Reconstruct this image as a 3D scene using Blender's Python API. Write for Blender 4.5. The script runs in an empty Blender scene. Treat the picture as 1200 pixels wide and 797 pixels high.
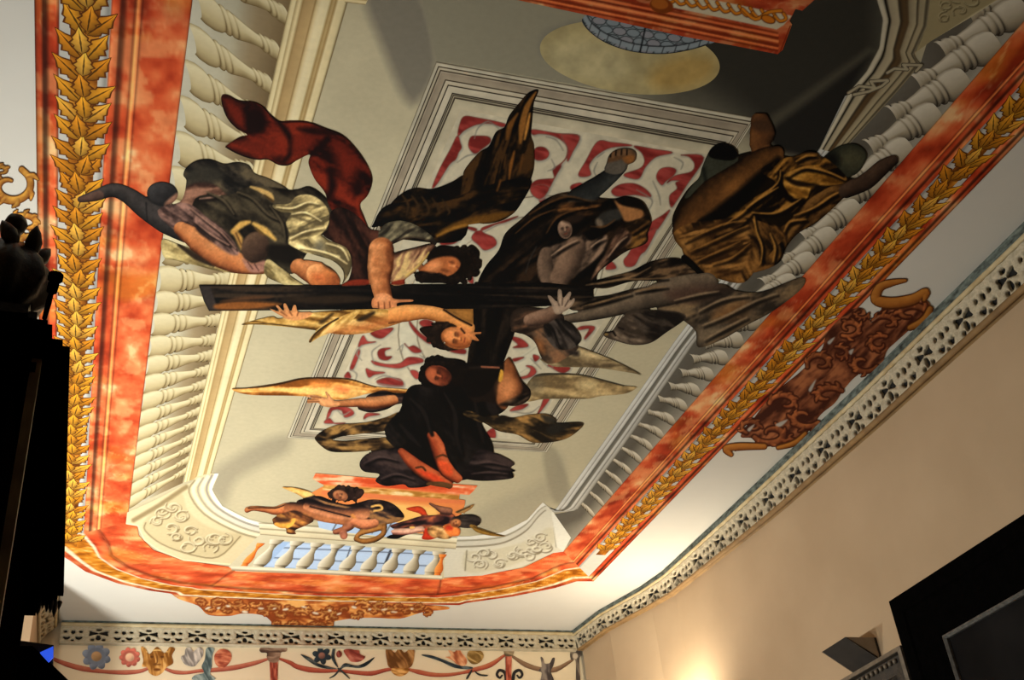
import bpy, bmesh, math, random
import numpy as np
from mathutils import Matrix, Vector

# ------------------------------------------------------------------ camera
FPX = 1322.27                       # focal length in pixels of the 1200 x 797 frame
CX, CY = 600.0, 398.5
CAMZ = 1.6
HC = 4.0                            # ceiling above the camera
ZC = CAMZ + HC
# camera axes (right, down, forward) expressed in world X (across), Y (along the room), Z (up)
RW = np.array([[0.94372079, -0.31646569, -0.09612772],
               [0.10010397, 0.55030969, -0.82893814],
               [0.31523050, 0.77266339, 0.55101817]])
scene = bpy.context.scene
col = scene.collection
cam_d = bpy.data.cameras.new('camera')
cam = bpy.data.objects.new('camera', cam_d)
col.objects.link(cam)
cam_d.sensor_width = 36.0
cam_d.lens = FPX / 1200.0 * 36.0
cam_d.clip_start = 0.05
m4 = Matrix.Identity(4)
for r_ in range(3):
    m4[r_][0] = RW[0][r_]; m4[r_][1] = -RW[1][r_]; m4[r_][2] = -RW[2][r_]
m4[2][3] = CAMZ
cam.matrix_world = m4
scene.camera = cam

# ------------------------------------------------------------------ world, exposure, room light
w = bpy.data.worlds.new('world'); scene.world = w; w.use_nodes = True
w.node_tree.nodes['Background'].inputs[0].default_value = (1.0, 0.86, 0.68, 1)
w.node_tree.nodes['Background'].inputs[1].default_value = 0.0
vs = scene.view_settings
vs.view_transform = 'Standard'; vs.look = 'None'; vs.exposure = 0.1; vs.gamma = 1.0; vs.use_curve_mapping = False

def area(name, loc, aim, power, size, colr, spread=150):
    d = bpy.data.lights.new(name, 'AREA'); d.shape = 'DISK'; d.size = size
    d.energy = power; d.color = colr; d.spread = math.radians(spread)
    o = bpy.data.objects.new(name, d); col.objects.link(o)
    o.location = loc
    o.rotation_euler = (Vector(aim) - Vector(loc)).to_track_quat('-Z', 'Y').to_euler()
    return o
WARM = (1.0, 0.88, 0.68)
COOL = (0.95, 0.965, 0.91)
# wall uplights only, all below the picture's lower edge: the lit sconce whose glow shows on the right wall, and its fellows on the left wall
LAMPS = [
    ('sconce_right_offscreen', (4.90, 9.08, CAMZ + 2.375), (4.62, 9.10, 9.0), 30, 0.16, WARM, 150),
    ('sconce_left_far_offscreen', (-0.98, 8.9, 2.4), (1.6, 8.9, 6.0), 140, 0.16, COOL, 180),
    ('sconce_left_middle_offscreen', (-0.98, 6.9, 2.4), (2.2, 6.6, 6.0), 80, 0.16, COOL, 180),
    ('sconce_left_near_offscreen', (-0.98, 5.2, 2.4), (2.2, 4.8, 6.0), 58, 0.16, COOL, 180),
]
for a_ in LAMPS: area(*a_)

# ------------------------------------------------------------------ pixel -> place
def dirw(x, y):
    x = np.asarray(x, float) - CX; y = np.asarray(y, float) - CY
    v = np.stack([x, y, np.full_like(x, FPX)], -1)
    return v @ RW
def onZ(x, y, h=HC):
    d = dirw(x, y); p = d * (h / d[..., 2:3]); p = p.copy(); p[..., 2] += CAMZ; return p
def onX(x, y, X):
    d = dirw(x, y); p = d * (X / d[..., 0:1]); p[..., 2] += CAMZ; return p
def onY(x, y, Y):
    d = dirw(x, y); p = d * (Y / d[..., 1:2]); p[..., 2] += CAMZ; return p

# ------------------------------------------------------------------ materials
def lin(c):
    c = np.asarray(c, float)
    return np.where(c <= 0.04045, c / 12.92, ((c + 0.055) / 1.055) ** 2.4)
def lin255(c): return tuple(float(v) for v in lin(np.array(c) / 255.0))
MATS = {}
def mat(name, c1, c2=None, scale=8.0, rough=0.6, bump=0.0, bscale=40.0, spec=0.4, metal=0.0, detail=4.0, stretch=(1, 1, 1)):
    if name in MATS: return MATS[name]
    m = bpy.data.materials.new(name); m.use_nodes = True
    nt = m.node_tree; b = nt.nodes['Principled BSDF']
    b.inputs['Roughness'].default_value = rough
    b.inputs['Metallic'].default_value = metal
    b.inputs['Specular IOR Level'].default_value = spec
    tc = nt.nodes.new('ShaderNodeTexCoord'); mp = nt.nodes.new('ShaderNodeMapping')
    mp.inputs['Scale'].default_value = stretch
    nt.links.new(tc.outputs['Object'], mp.inputs['Vector'])
    if c2 is None:
        c2 = tuple(v * 0.86 for v in c1)
    n = nt.nodes.new('ShaderNodeTexNoise'); n.inputs['Scale'].default_value = scale; n.inputs['Detail'].default_value = detail
    nt.links.new(mp.outputs[0], n.inputs['Vector'])
    r = nt.nodes.new('ShaderNodeValToRGB')
    r.color_ramp.elements[0].position = 0.3; r.color_ramp.elements[1].position = 0.7
    r.color_ramp.elements[0].color = (*lin255(c1), 1); r.color_ramp.elements[1].color = (*lin255(c2), 1)
    nt.links.new(n.outputs['Fac'], r.inputs[0]); nt.links.new(r.outputs[0], b.inputs['Base Color'])
    if bump:
        n2 = nt.nodes.new('ShaderNodeTexNoise'); n2.inputs['Scale'].default_value = bscale; n2.inputs['Detail'].default_value = 5
        nt.links.new(mp.outputs[0], n2.inputs['Vector'])
        bp = nt.nodes.new('ShaderNodeBump'); bp.inputs['Strength'].default_value = bump; bp.inputs['Distance'].default_value = 0.01
        nt.links.new(n2.outputs['Fac'], bp.inputs['Height']); nt.links.new(bp.outputs[0], b.inputs['Normal'])
    MATS[name] = m
    return m
def paint_mat():
    m = bpy.data.materials.new('fresco_paint'); m.use_nodes = True
    nt = m.node_tree; b = nt.nodes['Principled BSDF']
    b.inputs['Roughness'].default_value = 0.8; b.inputs['Specular IOR Level'].default_value = 0.06
    at = nt.nodes.new('ShaderNodeAttribute'); at.attribute_name = 'Col'
    tc = nt.nodes.new('ShaderNodeTexCoord')
    n = nt.nodes.new('ShaderNodeTexNoise'); n.inputs['Scale'].default_value = 30; n.inputs['Detail'].default_value = 6
    nt.links.new(tc.outputs['Object'], n.inputs['Vector'])
    mr = nt.nodes.new('ShaderNodeMapRange'); mr.inputs[3].default_value = 0.9; mr.inputs[4].default_value = 1.1
    nt.links.new(n.outputs['Fac'], mr.inputs[0])
    mx = nt.nodes.new('ShaderNodeVectorMath'); mx.operation = 'SCALE'
    nt.links.new(at.outputs['Color'], mx.inputs[0]); nt.links.new(mr.outputs[0], mx.inputs['Scale'])
    nt.links.new(mx.outputs[0], b.inputs['Base Color'])
    return m
PAINT = paint_mat()

# ------------------------------------------------------------------ object helpers
def tag(o, label=None, cat=None, group=None, kind=None):
    if label: o['label'] = label
    if cat: o['category'] = cat
    if group: o['group'] = group
    if kind: o['kind'] = kind
    return o
def empty(name, loc=(0, 0, 0)):
    o = bpy.data.objects.new(name, None); col.objects.link(o); o.location = loc; o.empty_display_size = 0.1
    return o
def link(name, me, m=None, parent=None, loc=None):
    o = bpy.data.objects.new(name, me); col.objects.link(o)
    if m is not None and not me.materials: me.materials.append(m)
    if parent is not None:
        o.parent = parent
        if loc is None:      # mesh is in world space
            o.location = -Vector(parent.location) if parent.parent is None else -(Vector(parent.location) + Vector(parent.parent.location))
        else: o.location = loc
    elif loc is not None: o.location = loc
    return o
def pydata(name, verts, faces, smooth=False):
    me = bpy.data.meshes.new(name); me.from_pydata([tuple(v) for v in verts], [], faces); me.update()
    if smooth:
        for p in me.polygons: p.use_smooth = True
    return me
def box_me(name, x0, x1, y0, y1, z0, z1, bev=0.0):
    bm = bmesh.new()
    bmesh.ops.create_cube(bm, size=1.0)
    for v in bm.verts:
        v.co = Vector((x0 if v.co.x < 0 else x1, y0 if v.co.y < 0 else y1, z0 if v.co.z < 0 else z1))
    if bev: bmesh.ops.bevel(bm, geom=bm.edges[:], offset=bev, segments=2, affect='EDGES')
    me = bpy.data.meshes.new(name); bm.to_mesh(me); bm.free(); return me
def lathe_me(name, prof, n=24, lobes=0, amp=0.0, centre=(0, 0, 0)):
    vs_, fs = [], []
    for i, (r, z) in enumerate(prof):
        for k in range(n):
            a = 2 * math.pi * k / n
            rr = r * (1 + amp * math.cos(lobes * a)) if lobes else r
            vs_.append((centre[0] + rr * math.cos(a), centre[1] + rr * math.sin(a), centre[2] + z))
    for i in range(len(prof) - 1):
        for k in range(n):
            k2 = (k + 1) % n
            fs.append((i * n + k, i * n + k2, (i + 1) * n + k2, (i + 1) * n + k))
    fs.append(tuple(range(n))[::-1]); fs.append(tuple(range((len(prof) - 1) * n, len(prof) * n)))
    return pydata(name, vs_, fs, True)

# ------------------------------------------------------------------ room shell
wall_m = mat('beige_plaster', (184, 160, 129), (174, 150, 119), scale=1.4, rough=0.85, bump=0.06, bscale=60)
far_m = mat('cream_plaster', (230, 214, 182), (222, 204, 170), scale=2.0, rough=0.85, bump=0.05, bscale=60)
ceil_m = mat('ceiling_plaster', (212, 209, 200), (206, 202, 192), scale=1.1, rough=0.85, bump=0.04, bscale=50)
floor_m = mat('terracotta_floor', (96, 84, 74), (80, 70, 62), scale=5, rough=0.5)
YF = 10.8                                           # far wall
RP = [(4.93, -4.0), (4.93, 3.8), (4.955, 4.8), (4.985, 5.76), (5.01, 7.84), (5.01, 9.15), (4.95, 9.55), (4.77, 10.2), (4.71, YF)]   # right wall line
def quadstrip(name, pts, z0, z1, m, flip=False):
    vs_, fs = [], []
    for (x, y) in pts: vs_ += [(x, y, z0), (x, y, z1)]
    for i in range(len(pts) - 1):
        f = (2 * i, 2 * i + 2, 2 * i + 3, 2 * i + 1)
        fs.append(f[::-1] if flip else f)
    return tag(link(name, pydata(name, vs_, fs), m), kind='structure')
floor = tag(link('floor', pydata('floor', [(-1.6, -4, 0), (5.4, -4, 0), (5.4, 11.2, 0), (-1.6, 11.2, 0)], [(0, 1, 2, 3)]), floor_m), kind='structure')
ceiling = tag(link('ceiling', box_me('ceiling', -1.6, 5.4, -4, 11.2, ZC, ZC + 0.2), ceil_m), kind='structure')
quadstrip('wall_right', [(x + 0.09, y) for x, y in RP[:-1]] + [(4.80, YF)], 0, ZC, wall_m)
LP_ = [(-1.15, -4.0), (-1.15, 9.6), (-0.56, 9.6), (-0.56, YF)]
quadstrip('wall_left', LP_, 0, ZC, wall_m, True)
quadstrip('wall_far', [(-0.7, YF + 0.06), (4.95, YF + 0.06)], 0, ZC, far_m)
quadstrip('wall_back', [(-1.6, -4.0), (5.4, -4.0)], 0, ZC, wall_m, True)

# ------------------------------------------------------------------ fresco painter: paint on fine flat meshes lying on the plaster
EREF = np.array([1.0, 0.94, 0.84])          # one constant for the whole ceiling: seen colour -> paint colour
def to_paint(rgb, flat=EREF):
    return np.clip(lin(np.clip(rgb, 0, 255) / 255.0) / flat, 0.002, 0.93)

_rng = np.random.RandomState(7)
_TAB = _rng.rand(256, 256)
def vnoise(x, y):
    xi = np.floor(x).astype(int); yi = np.floor(y).astype(int)
    fx = x - xi; fy = y - yi
    fx = fx * fx * (3 - 2 * fx); fy = fy * fy * (3 - 2 * fy)
    a = _TAB[yi & 255, xi & 255]; b = _TAB[yi & 255, (xi + 1) & 255]
    c = _TAB[(yi + 1) & 255, xi & 255]; d = _TAB[(yi + 1) & 255, (xi + 1) & 255]
    return (a * (1 - fx) + b * fx) * (1 - fy) + (c * (1 - fx) + d * fx) * fy
def fbm(x, y, o=4):
    s = 0; a = 0.5; t = 0
    for k in range(o):
        s = s + a * vnoise(x + 17.3 * k, y + 9.1 * k); t += a; a *= 0.5; x = x * 2.03; y = y * 2.03
    return s / t
def crom(P, closed=True, n=5):
    P = np.asarray(P, float)
    if len(P) < 3: return P
    m = len(P)
    if closed: idx = lambda i: P[i % m]; rng = range(m)
    else: idx = lambda i: P[min(max(i, 0), m - 1)]; rng = range(m - 1)
    out = []
    for i in rng:
        p0, p1, p2, p3 = idx(i - 1), idx(i), idx(i + 1), idx(i + 2)
        for k in range(n):
            t = k / n
            out.append(0.5 * (2 * p1 + (p2 - p0) * t + (2 * p0 - 5 * p1 + 4 * p2 - p3) * t * t + (3 * p1 - p0 - 3 * p2 + p3) * t ** 3))
    if not closed: out.append(P[-1])
    return np.array(out)
def seg_dist(X, Y, P, closed):
    n = len(P); best = np.full(X.shape, 1e9); ins = np.zeros(X.shape, bool)
    bs = np.zeros(X.shape); bc = np.zeros(X.shape)
    tx = np.zeros(X.shape); ty = np.zeros(X.shape)
    for i in range(n if closed else n - 1):
        a = P[i]; b = P[(i + 1) % n]; d = b - a; l2 = d @ d
        if l2 < 1e-9: continue
        px = X - a[0]; py = Y - a[1]
        t = np.clip((px * d[0] + py * d[1]) / l2, 0, 1)
        qx = px - t * d[0]; qy = py - t * d[1]; dd = qx * qx + qy * qy
        m = dd < best
        best = np.where(m, dd, best)
        if closed:
            c = ((a[1] > Y) != (b[1] > Y))
            if a[1] != b[1]:
                ins ^= c & (X < (b[0] - a[0]) * (Y - a[1]) / (b[1] - a[1]) + a[0])
        else:
            l = math.sqrt(l2)
            bs = np.where(m, (i + t) / (n - 1), bs); bc = np.where(m, (d[0] * py - d[1] * px) / l, bc)
            tx = np.where(m, d[0] / l, tx); ty = np.where(m, d[1] / l, ty)
    best = np.sqrt(best)
    if closed: return np.where(ins, -best, best)
    return best, bs, bc, tx, ty

def lerp_stops(q, stops):
    qs = [s[0] for s in stops]; cs = np.array([s[1] for s in stops], float)
    return np.stack([np.interp(q, qs, cs[:, k]) for k in range(3)], -1)

LAYER = [0]
FRESCO = empty('ceiling_fresco', (2.0, 6.0, ZC - 0.001))
tag(FRESCO, 'large painted ceiling fresco of angels lifting a dark cross inside a painted balustrade', 'fresco')

def color_mesh(name, V, F, C):
    me = bpy.data.meshes.new(name)
    V = np.asarray(V, np.float32); F = np.asarray(F, np.int32)
    me.vertices.add(len(V)); me.vertices.foreach_set('co', V.ravel())
    k = F.shape[1]
    me.loops.add(F.size); me.loops.foreach_set('vertex_index', F.ravel())
    me.polygons.add(len(F)); me.polygons.foreach_set('loop_start', np.arange(0, F.size, k, dtype=np.int32))
    me.update(calc_edges=True)
    at = me.color_attributes.new('Col', 'FLOAT_COLOR', 'POINT')
    at.data.foreach_set('color', np.concatenate([C, np.ones((len(C), 1))], 1).astype(np.float32).ravel())
    me.materials.append(PAINT)
    me.validate()
    return me
def place(name, px, py, F, rgb, layer, parent=None, label=None, plane=None, kind=None):
    px = np.asarray(px, float); py = np.asarray(py, float)
    if plane is None:
        P = onZ(px, py); P[:, 2] -= 0.0006 * layer + 0.0008
        C = to_paint(rgb)
    else:
        P, C = plane(px, py, rgb, layer)
    # face towards the room
    a, b, c = P[F[0][0]], P[F[0][1]], P[F[0][2]]
    nrm = np.cross(b - a, c - a)
    view = np.array([0, 0, CAMZ]) - a
    if nrm @ view < 0: F = F[:, ::-1]
    par = parent or FRESCO
    off = np.array(par.location) + (np.array(par.parent.location) if par.parent else 0)
    me = color_mesh(name, P - off, F, C)
    o = bpy.data.objects.new(name, me); col.objects.link(o); o.parent = par
    if label: o['label'] = label
    if kind: o['kind'] = kind
    return o

class Cv:
    """A painted patch: strokes and washes given in photo pixels, laid on the plaster."""
    def __init__(s, x0, y0, x1, y1, base=(60, 50, 40), sp=1.0):
        s.x = np.arange(x0, x1 + sp, sp); s.y = np.arange(y0, y1 + sp, sp); s.sp = sp
        s.X, s.Y = np.meshgrid(s.x, s.y)
        s.rgb = np.zeros(s.X.shape + (3,)) + np.array(base, float)
        s.sdf = np.full(s.X.shape, 1e3)
        s.T = (0, 0, 1.0)
    def fr(s, x0, y0, k): s.T = (x0, y0, k); return s
    def tp(s, P):
        P = np.asarray(P, float); return P / s.T[2] + np.array(s.T[:2])
    def win(s, P, m):
        x0, y0 = P.min(0) - m; x1, y1 = P.max(0) + m
        i0 = max(0, int((x0 - s.x[0]) / s.sp)); i1 = min(len(s.x), int((x1 - s.x[0]) / s.sp) + 2)
        j0 = max(0, int((y0 - s.y[0]) / s.sp)); j1 = min(len(s.y), int((y1 - s.y[0]) / s.sp) + 2)
        if i1 <= i0 or j1 <= j0: return None
        return (slice(j0, j1), slice(i0, i1))
    def put(s, w, a, c):
        s.rgb[w] = s.rgb[w] * (1 - a[..., None]) + np.asarray(c, float) * a[..., None]
    def col3(s, w, val, cols):
        cols = [np.array(c, float) for c in cols]
        q = np.clip(val, 0, 1) * (len(cols) - 1)
        return lerp_stops(q, list(enumerate(cols)))
    # --- washes. sil=True: the shape belongs to the outline of the patch
    def fill(s, P, c, soft=1.2, a=1.0, sil=False, smooth=True, grow=0.0):
        P = s.tp(P); P = crom(P) if smooth else P
        w = s.win(P, soft + 4)
        if w is None: return s
        d = seg_dist(s.X[w], s.Y[w], P, True) - grow
        if sil:
            s.sdf[w] = np.minimum(s.sdf[w], d); al = np.clip(1.6 - d, 0, 1) * a
        else: al = np.clip(0.5 - d / max(soft, 0.3), 0, 1) * a
        s.put(w, al, c); return s
    def fold(s, P, ang, per, cols, warp=0.6, seed=0, soft=1.2, a=1.0, sil=False, sharp=1.0, stretch=4.0, smooth=True, bias=0.0):
        P = s.tp(P); P = crom(P) if smooth else P
        w = s.win(P, soft + 4)
        if w is None: return s
        X, Y = s.X[w], s.Y[w]
        d = seg_dist(X, Y, P, True)
        ca, sa = math.cos(math.radians(ang)), math.sin(math.radians(ang))
        u = X * ca + Y * sa; v = -X * sa + Y * ca            # u along the fold, v across
        wx = (fbm(u / (per * stretch * 1.4) + seed * 3.7, v / (per * 2.4) + seed * 1.9, 2) - 0.5) * per * 2.2 * warp
        f1_ = fbm(u / (per * stretch) + seed * 5.1, (v + wx) / (per * 0.55) + seed * 2.3, 2)
        f2_ = fbm(u / (per * stretch * 0.6) + seed * 1.7 + 50, (v + wx) / (per * 1.3) + seed * 4.3, 2)
        f3_ = fbm(u / 5.0 + seed, v / 3.0 + seed, 2)
        val = np.clip((f1_ * 0.5 + f2_ * 0.42 + f3_ * 0.16 - 0.54) * 3.6 * sharp + 0.46 + bias, 0, 1)
        if sil:
            s.sdf[w] = np.minimum(s.sdf[w], d); al = np.clip(1.6 - d, 0, 1) * a
        else: al = np.clip(0.5 - d / max(soft, 0.3), 0, 1) * a
        c = s.col3(w, val, cols)
        s.rgb[w] = s.rgb[w] * (1 - al[..., None]) + c * al[..., None]
        return s
    def stroke(s, P, wd, c, soft=1.0, a=1.0, sil=False, smooth=True):
        P = s.tp(P); P = crom(P, False, 4) if smooth else P
        wd = np.atleast_1d(np.asarray(wd, float))
        w = s.win(P, wd.max() + soft + 4)
        if w is None: return s
        d, t, cr, tx, ty = seg_dist(s.X[w], s.Y[w], P, False)
        ww = np.interp(t, np.linspace(0, 1, len(wd)), wd)
        d = d - ww
        if sil:
            s.sdf[w] = np.minimum(s.sdf[w], d); al = np.clip(1.6 - d, 0, 1) * a
        else: al = np.clip(0.5 - d / max(soft, 0.3), 0, 1) * a
        s.put(w, al, c); return s
    def tube(s, P, wd, cols, L=(-0.5, -0.8), soft=1.2, a=1.0, sil=False, smooth=True, noise=0.25):
        """limb: centre line, half widths, colours dark..light, light direction in the picture"""
        P = s.tp(P); P = crom(P, False, 4) if smooth else P
        wd = np.atleast_1d(np.asarray(wd, float))
        w = s.win(P, wd.max() + soft + 4)
        if w is None: return s
        X, Y = s.X[w], s.Y[w]
        d, t, cr, tx, ty = seg_dist(X, Y, P, False)
        ww = np.interp(t, np.linspace(0, 1, len(wd)), wd)
        q = np.clip(cr / np.maximum(ww, 0.3), -1, 1)
        ln = (-ty) * L[0] + tx * L[1]
        val = 0.42 + 0.45 * q * ln + 0.28 * np.sqrt(1 - q * q) - 0.1 + noise * (fbm(X / 7.0, Y / 7.0, 3) - 0.5)
        d = d - ww
        if sil:
            s.sdf[w] = np.minimum(s.sdf[w], d); al = np.clip(1.6 - d, 0, 1) * a
        else: al = np.clip(0.5 - d / max(soft, 0.3), 0, 1) * a
        c = s.col3(w, val, cols)
        s.rgb[w] = s.rgb[w] * (1 - al[..., None]) + c * al[..., None]
        return s
    def ridges(s, dark, light, paths, w=1.6):
        for P in paths:
            s.stroke([(x + 10, y + 13) for x, y in P], [w * 0.7, w * 1.7, w * 0.7], dark, soft=3.0, a=0.9)
            s.stroke(P, [w * 0.4, w, w * 0.4], light, soft=1.8, a=0.9)
        return s
    def ell(s, cx, cy, rx, ry, rot, c, soft=1.2, a=1.0, sil=False, shade=None, L=(-0.5, -0.8)):
        n = 20; cr_, sr = math.cos(math.radians(rot)), math.sin(math.radians(rot))
        P = [(cx + rx * math.cos(2 * math.pi * k / n) * cr_ - ry * math.sin(2 * math.pi * k / n) * sr,
              cy + rx * math.cos(2 * math.pi * k / n) * sr + ry * math.sin(2 * math.pi * k / n) * cr_) for k in range(n)]
        if shade is None: return s.fill(P, c, soft, a, sil)
        s.fill(P, c, soft, a, sil)
        Q = s.tp(P); w = s.win(Q, soft + 4)
        if w is None: return s
        ctr = s.tp([(cx, cy)])[0]; R = max(rx, ry) / s.T[2]
        d = seg_dist(s.X[w], s.Y[w], Q, True)
        val = 0.5 + 0.5 * ((s.X[w] - ctr[0]) * L[0] + (s.Y[w] - ctr[1]) * L[1]) / R + 0.3 * (fbm(s.X[w] / 6, s.Y[w] / 6, 3) - 0.5)
        al = np.clip(0.5 - d / max(soft, 0.3), 0, 1) * a
        cc = s.col3(w, val, shade)
        s.rgb[w] = s.rgb[w] * (1 - al[..., None]) + cc * al[..., None]
        return s
    def curls(s, cx, cy, rx, ry, rot, a0, a1, n, r, c, seed=1):
        """ragged locks of hair along an arc"""
        rd = random.Random(seed); co, si = math.cos(math.radians(rot)), math.sin(math.radians(rot))
        for k in range(n):
            a = math.radians(a0 + (a1 - a0) * (k + rd.uniform(-0.3, 0.3)) / max(1, n - 1)); q = rd.uniform(0.82, 1.08)
            x = cx + rx * q * math.cos(a) * co - ry * q * math.sin(a) * si; y = cy + rx * q * math.cos(a) * si + ry * q * math.sin(a) * co
            rr = r * rd.uniform(0.7, 1.2); j = rd.uniform(0.75, 1.35)
            s.ell(x, y, rr, rr * 0.8, rd.uniform(0, 180), tuple(v * j for v in c), sil=True)
            s.stroke([(x - rr * .4, y), (x, y - rr * .4), (x + rr * .4, y)], 0.5, tuple(min(255, v * 2.0 + 14) for v in c), a=0.5)
        return s
    def grime(s, amt=0.18, sc=9.0, seed=0.0):
        n = fbm(s.X / sc + seed, s.Y / sc + seed * 1.7, 4)
        s.rgb *= (1 + amt * 2 * (n - 0.5))[..., None]; return s
    def build(s, name, label=None, layer=5, parent=None, plane=None, kind=None, model=0.0):
        if model:
            e = np.clip(-s.sdf / 3.5, 0, 1); e = e * e * (3 - 2 * e)
            br = fbm(s.X / 2.0 + 7, s.Y / 2.0, 3) * 0.55 + fbm(s.X / 11 + 3, s.Y / 11, 3) * 0.45
            s.rgb *= ((1 - model) + model * e)[..., None] * (0.96 + 0.34 * (br - 0.5))[..., None]
            lum = s.rgb.mean(-1, keepdims=True)                      # strong chiaroscuro, warmer tint
            s.rgb *= np.clip((lum / 105.0) ** 0.32, 0.5, 1.22) * np.array((1.03, 0.985, 0.90))
        ins = s.sdf < 0
        k = ins[:-1, :-1] | ins[1:, :-1] | ins[:-1, 1:] | ins[1:, 1:]
        # drop corners that lie far outside so that the rim can be pulled onto the outline
        H_, W_ = s.X.shape
        ids = np.arange(H_ * W_).reshape(H_, W_)
        q = np.stack([ids[:-1, :-1], ids[:-1, 1:], ids[1:, 1:], ids[1:, :-1]], -1)[k]
        gy, gx = np.gradient(s.sdf, s.sp)
        g2 = np.maximum(gx * gx + gy * gy, 0.25)
        mv = np.where(s.sdf > 0, np.minimum(s.sdf, 1.6 * s.sp), 0) / g2
        X = s.X - mv * gx; Y = s.Y - mv * gy
        used = np.unique(q); re = np.full(H_ * W_, -1); re[used] = np.arange(len(used))
        F = re[q]
        return place(name, X.ravel()[used], Y.ravel()[used], F, s.rgb.reshape(-1, 3)[used], layer, parent, label, plane, kind)

def resample(P, n):
    P = np.asarray(P, float); L = np.concatenate([[0], np.cumsum(np.linalg.norm(np.diff(P, axis=0), axis=1))])
    t = np.linspace(0, L[-1], n); return np.stack([np.interp(t, L, P[:, 0]), np.interp(t, L, P[:, 1])], -1)
def ribbon(name, I, O, ns, nq, fn, label=None, layer=3, parent=None, plane=None, even=True):
    """band between two lines; fn(s, q, x, y, U, V) -> colour"""
    I = resample(I, ns) if even else np.asarray(I, float); O = resample(O, ns) if even else np.asarray(O, float)
    ns = len(I)
    q = np.linspace(0, 1, nq); s = np.linspace(0, 1, ns)
    S, Q = np.meshgrid(s, q, indexing='ij')
    X = I[:, None, 0] * (1 - Q) + O[:, None, 0] * Q; Y = I[:, None, 1] * (1 - Q) + O[:, None, 1] * Q
    P = onZ(X.ravel(), Y.ravel())
    U = P[:, 0].reshape(X.shape); V = P[:, 1].reshape(X.shape)
    rgb = fn(S, Q, X, Y, U, V)
    ids = np.arange(ns * nq).reshape(ns, nq)
    F = np.stack([ids[:-1, :-1], ids[1:, :-1], ids[1:, 1:], ids[:-1, 1:]], -1).reshape(-1, 4)
    return place(name, X.ravel(), Y.ravel(), F, rgb.reshape(-1, 3), layer, parent, label, plane)
def topx(U, V, Zh=HC):
    """ceiling place (metres) -> photo pixel"""
    P = np.stack([np.asarray(U, float), np.asarray(V, float), np.full_like(np.asarray(U, float), Zh)], -1) @ RW.T
    return CX + FPX * P[..., 0] / P[..., 2], CY + FPX * P[..., 1] / P[..., 2]
def bline(B, A0, A1, n=60):
    A = np.linspace(A0, A1, n); x, y = topx(np.full(n, B * HC), A * HC); return np.stack([x, y], -1)

# ------------------------------------------------------------------ painted architecture
# ---- plain field behind the painted balustrade
GREY = (190, 174, 136)
def marble(S, Q, X, Y, U, V, far=False):
    n = fbm(U * 6.5 + 3, V * 5.0, 5); n2 = fbm(U * 6.5 + 40, V * 6.5 + 8, 4); n3 = fbm(U * 3.1 + 11, V * 3.1 + 5, 4)
    n = np.clip((n - 0.5) * 1.9 + 0.5, 0, 1)
    c = lerp_stops(n, [(0.0, (140, 42, 18)), (0.25, (182, 60, 28)), (0.5, (210, 84, 42)), (0.75, (224, 112, 62)), (0.92, (236, 150, 92)), (1, (242, 186, 124))])
    vein = np.clip(1 - np.abs(n2 - 0.52) * 26, 0, 1) * np.clip(n3 * 3 - 1.2, 0, 1)
    c = c * (1 - 0.6 * vein[..., None]) + np.array((250, 214, 150)) * 0.6 * vein[..., None]
    pt = np.clip((fbm(U * 9 + 70, V * 7 + 13, 5) - 0.53) * 14, 0, 1) * np.clip(n3 * 4 - 1.5, 0, 1)
    c = c * (1 - 0.42 * pt[..., None]) + np.array((150, 48, 22)) * 0.42 * pt[..., None]
    lt = np.clip((fbm(U * 7 + 20, V * 6 + 33, 5) - 0.58) * 12, 0, 1)
    c = c * (1 - 0.5 * lt[..., None]) + np.array((242, 168, 104)) * 0.5 * lt[..., None]
    blot = np.clip((n3 - 0.56) * 5, 0, 1)
    c = c * (1 - 0.5 * blot[..., None]) + np.array((214, 128, 34)) * 0.5 * blot[..., None]
    return c
WHT = (205, 196, 178)
def border_fn(right):
    def fn(S, Q, X, Y, U, V):
        mb = marble(S, Q, X, Y, U, V)
        k = lerp_stops(Q, [(0, (0.55,) * 3), (0.012, (0.98,) * 3), (0.3, (0.98,) * 3), (0.31, (0.62,) * 3), (0.325, (1.18,) * 3), (0.345, (1.15,) * 3),
                           (0.352, (0.55,) * 3), (0.37, (0.98,) * 3), (0.40, (1.0,) * 3), (0.425, (0.5,) * 3), (0.445, (0.42,) * 3), (0.46, (0.95,) * 3), (0.5, (1.12,) * 3), (0.508, (0.7,) * 3),
                           (0.512, (1, 1, 1)), (0.84, (1, 1, 1)), (0.845, (0.55,) * 3), (0.86, (1.1,) * 3), (0.90, (1.05,) * 3), (0.925, (0.42,) * 3), (0.945, (0.4,) * 3), (0.96, (0.95,) * 3), (0.985, (0.85,) * 3), (1, (0.4,) * 3)])
        base = mb
        wz = ((Q > 0.511) & (Q < 0.843))[..., None]
        sh = 1 - 0.22 * np.exp(-((Q - 0.525) / 0.02) ** 2)
        wcol = np.array(WHT, float) * (1 - 0.10 * fbm(U * 4, V * 4, 3))[..., None] * sh[..., None]
        yl = np.clip((Q - 0.315) / 0.02, 0, 1) * np.clip((0.36 - Q) / 0.02, 0, 1)
        base = base * (1 - 0.5 * yl[..., None]) + np.array((245, 176, 92)) * 0.5 * yl[..., None]
        return np.where(wz, wcol, base * k)
    return fn
BL_I, BL_O = 0.0215, -0.136
BR_I, BR_O = 0.963, 1.103
_Ae = lambda x, y: float(onZ(x, y)[1]) / HC
AL = np.linspace(0.45, _Ae(148, 612), 330); AR = np.linspace(0.25, _Ae(661, 646), 330)
AOL, AOR = _Ae(50, 636), _Ae(693, 681)
def bl(B, A):
    x, y = topx(np.full(len(A), B * HC), A * HC); return np.stack([x, y], -1)
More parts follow.
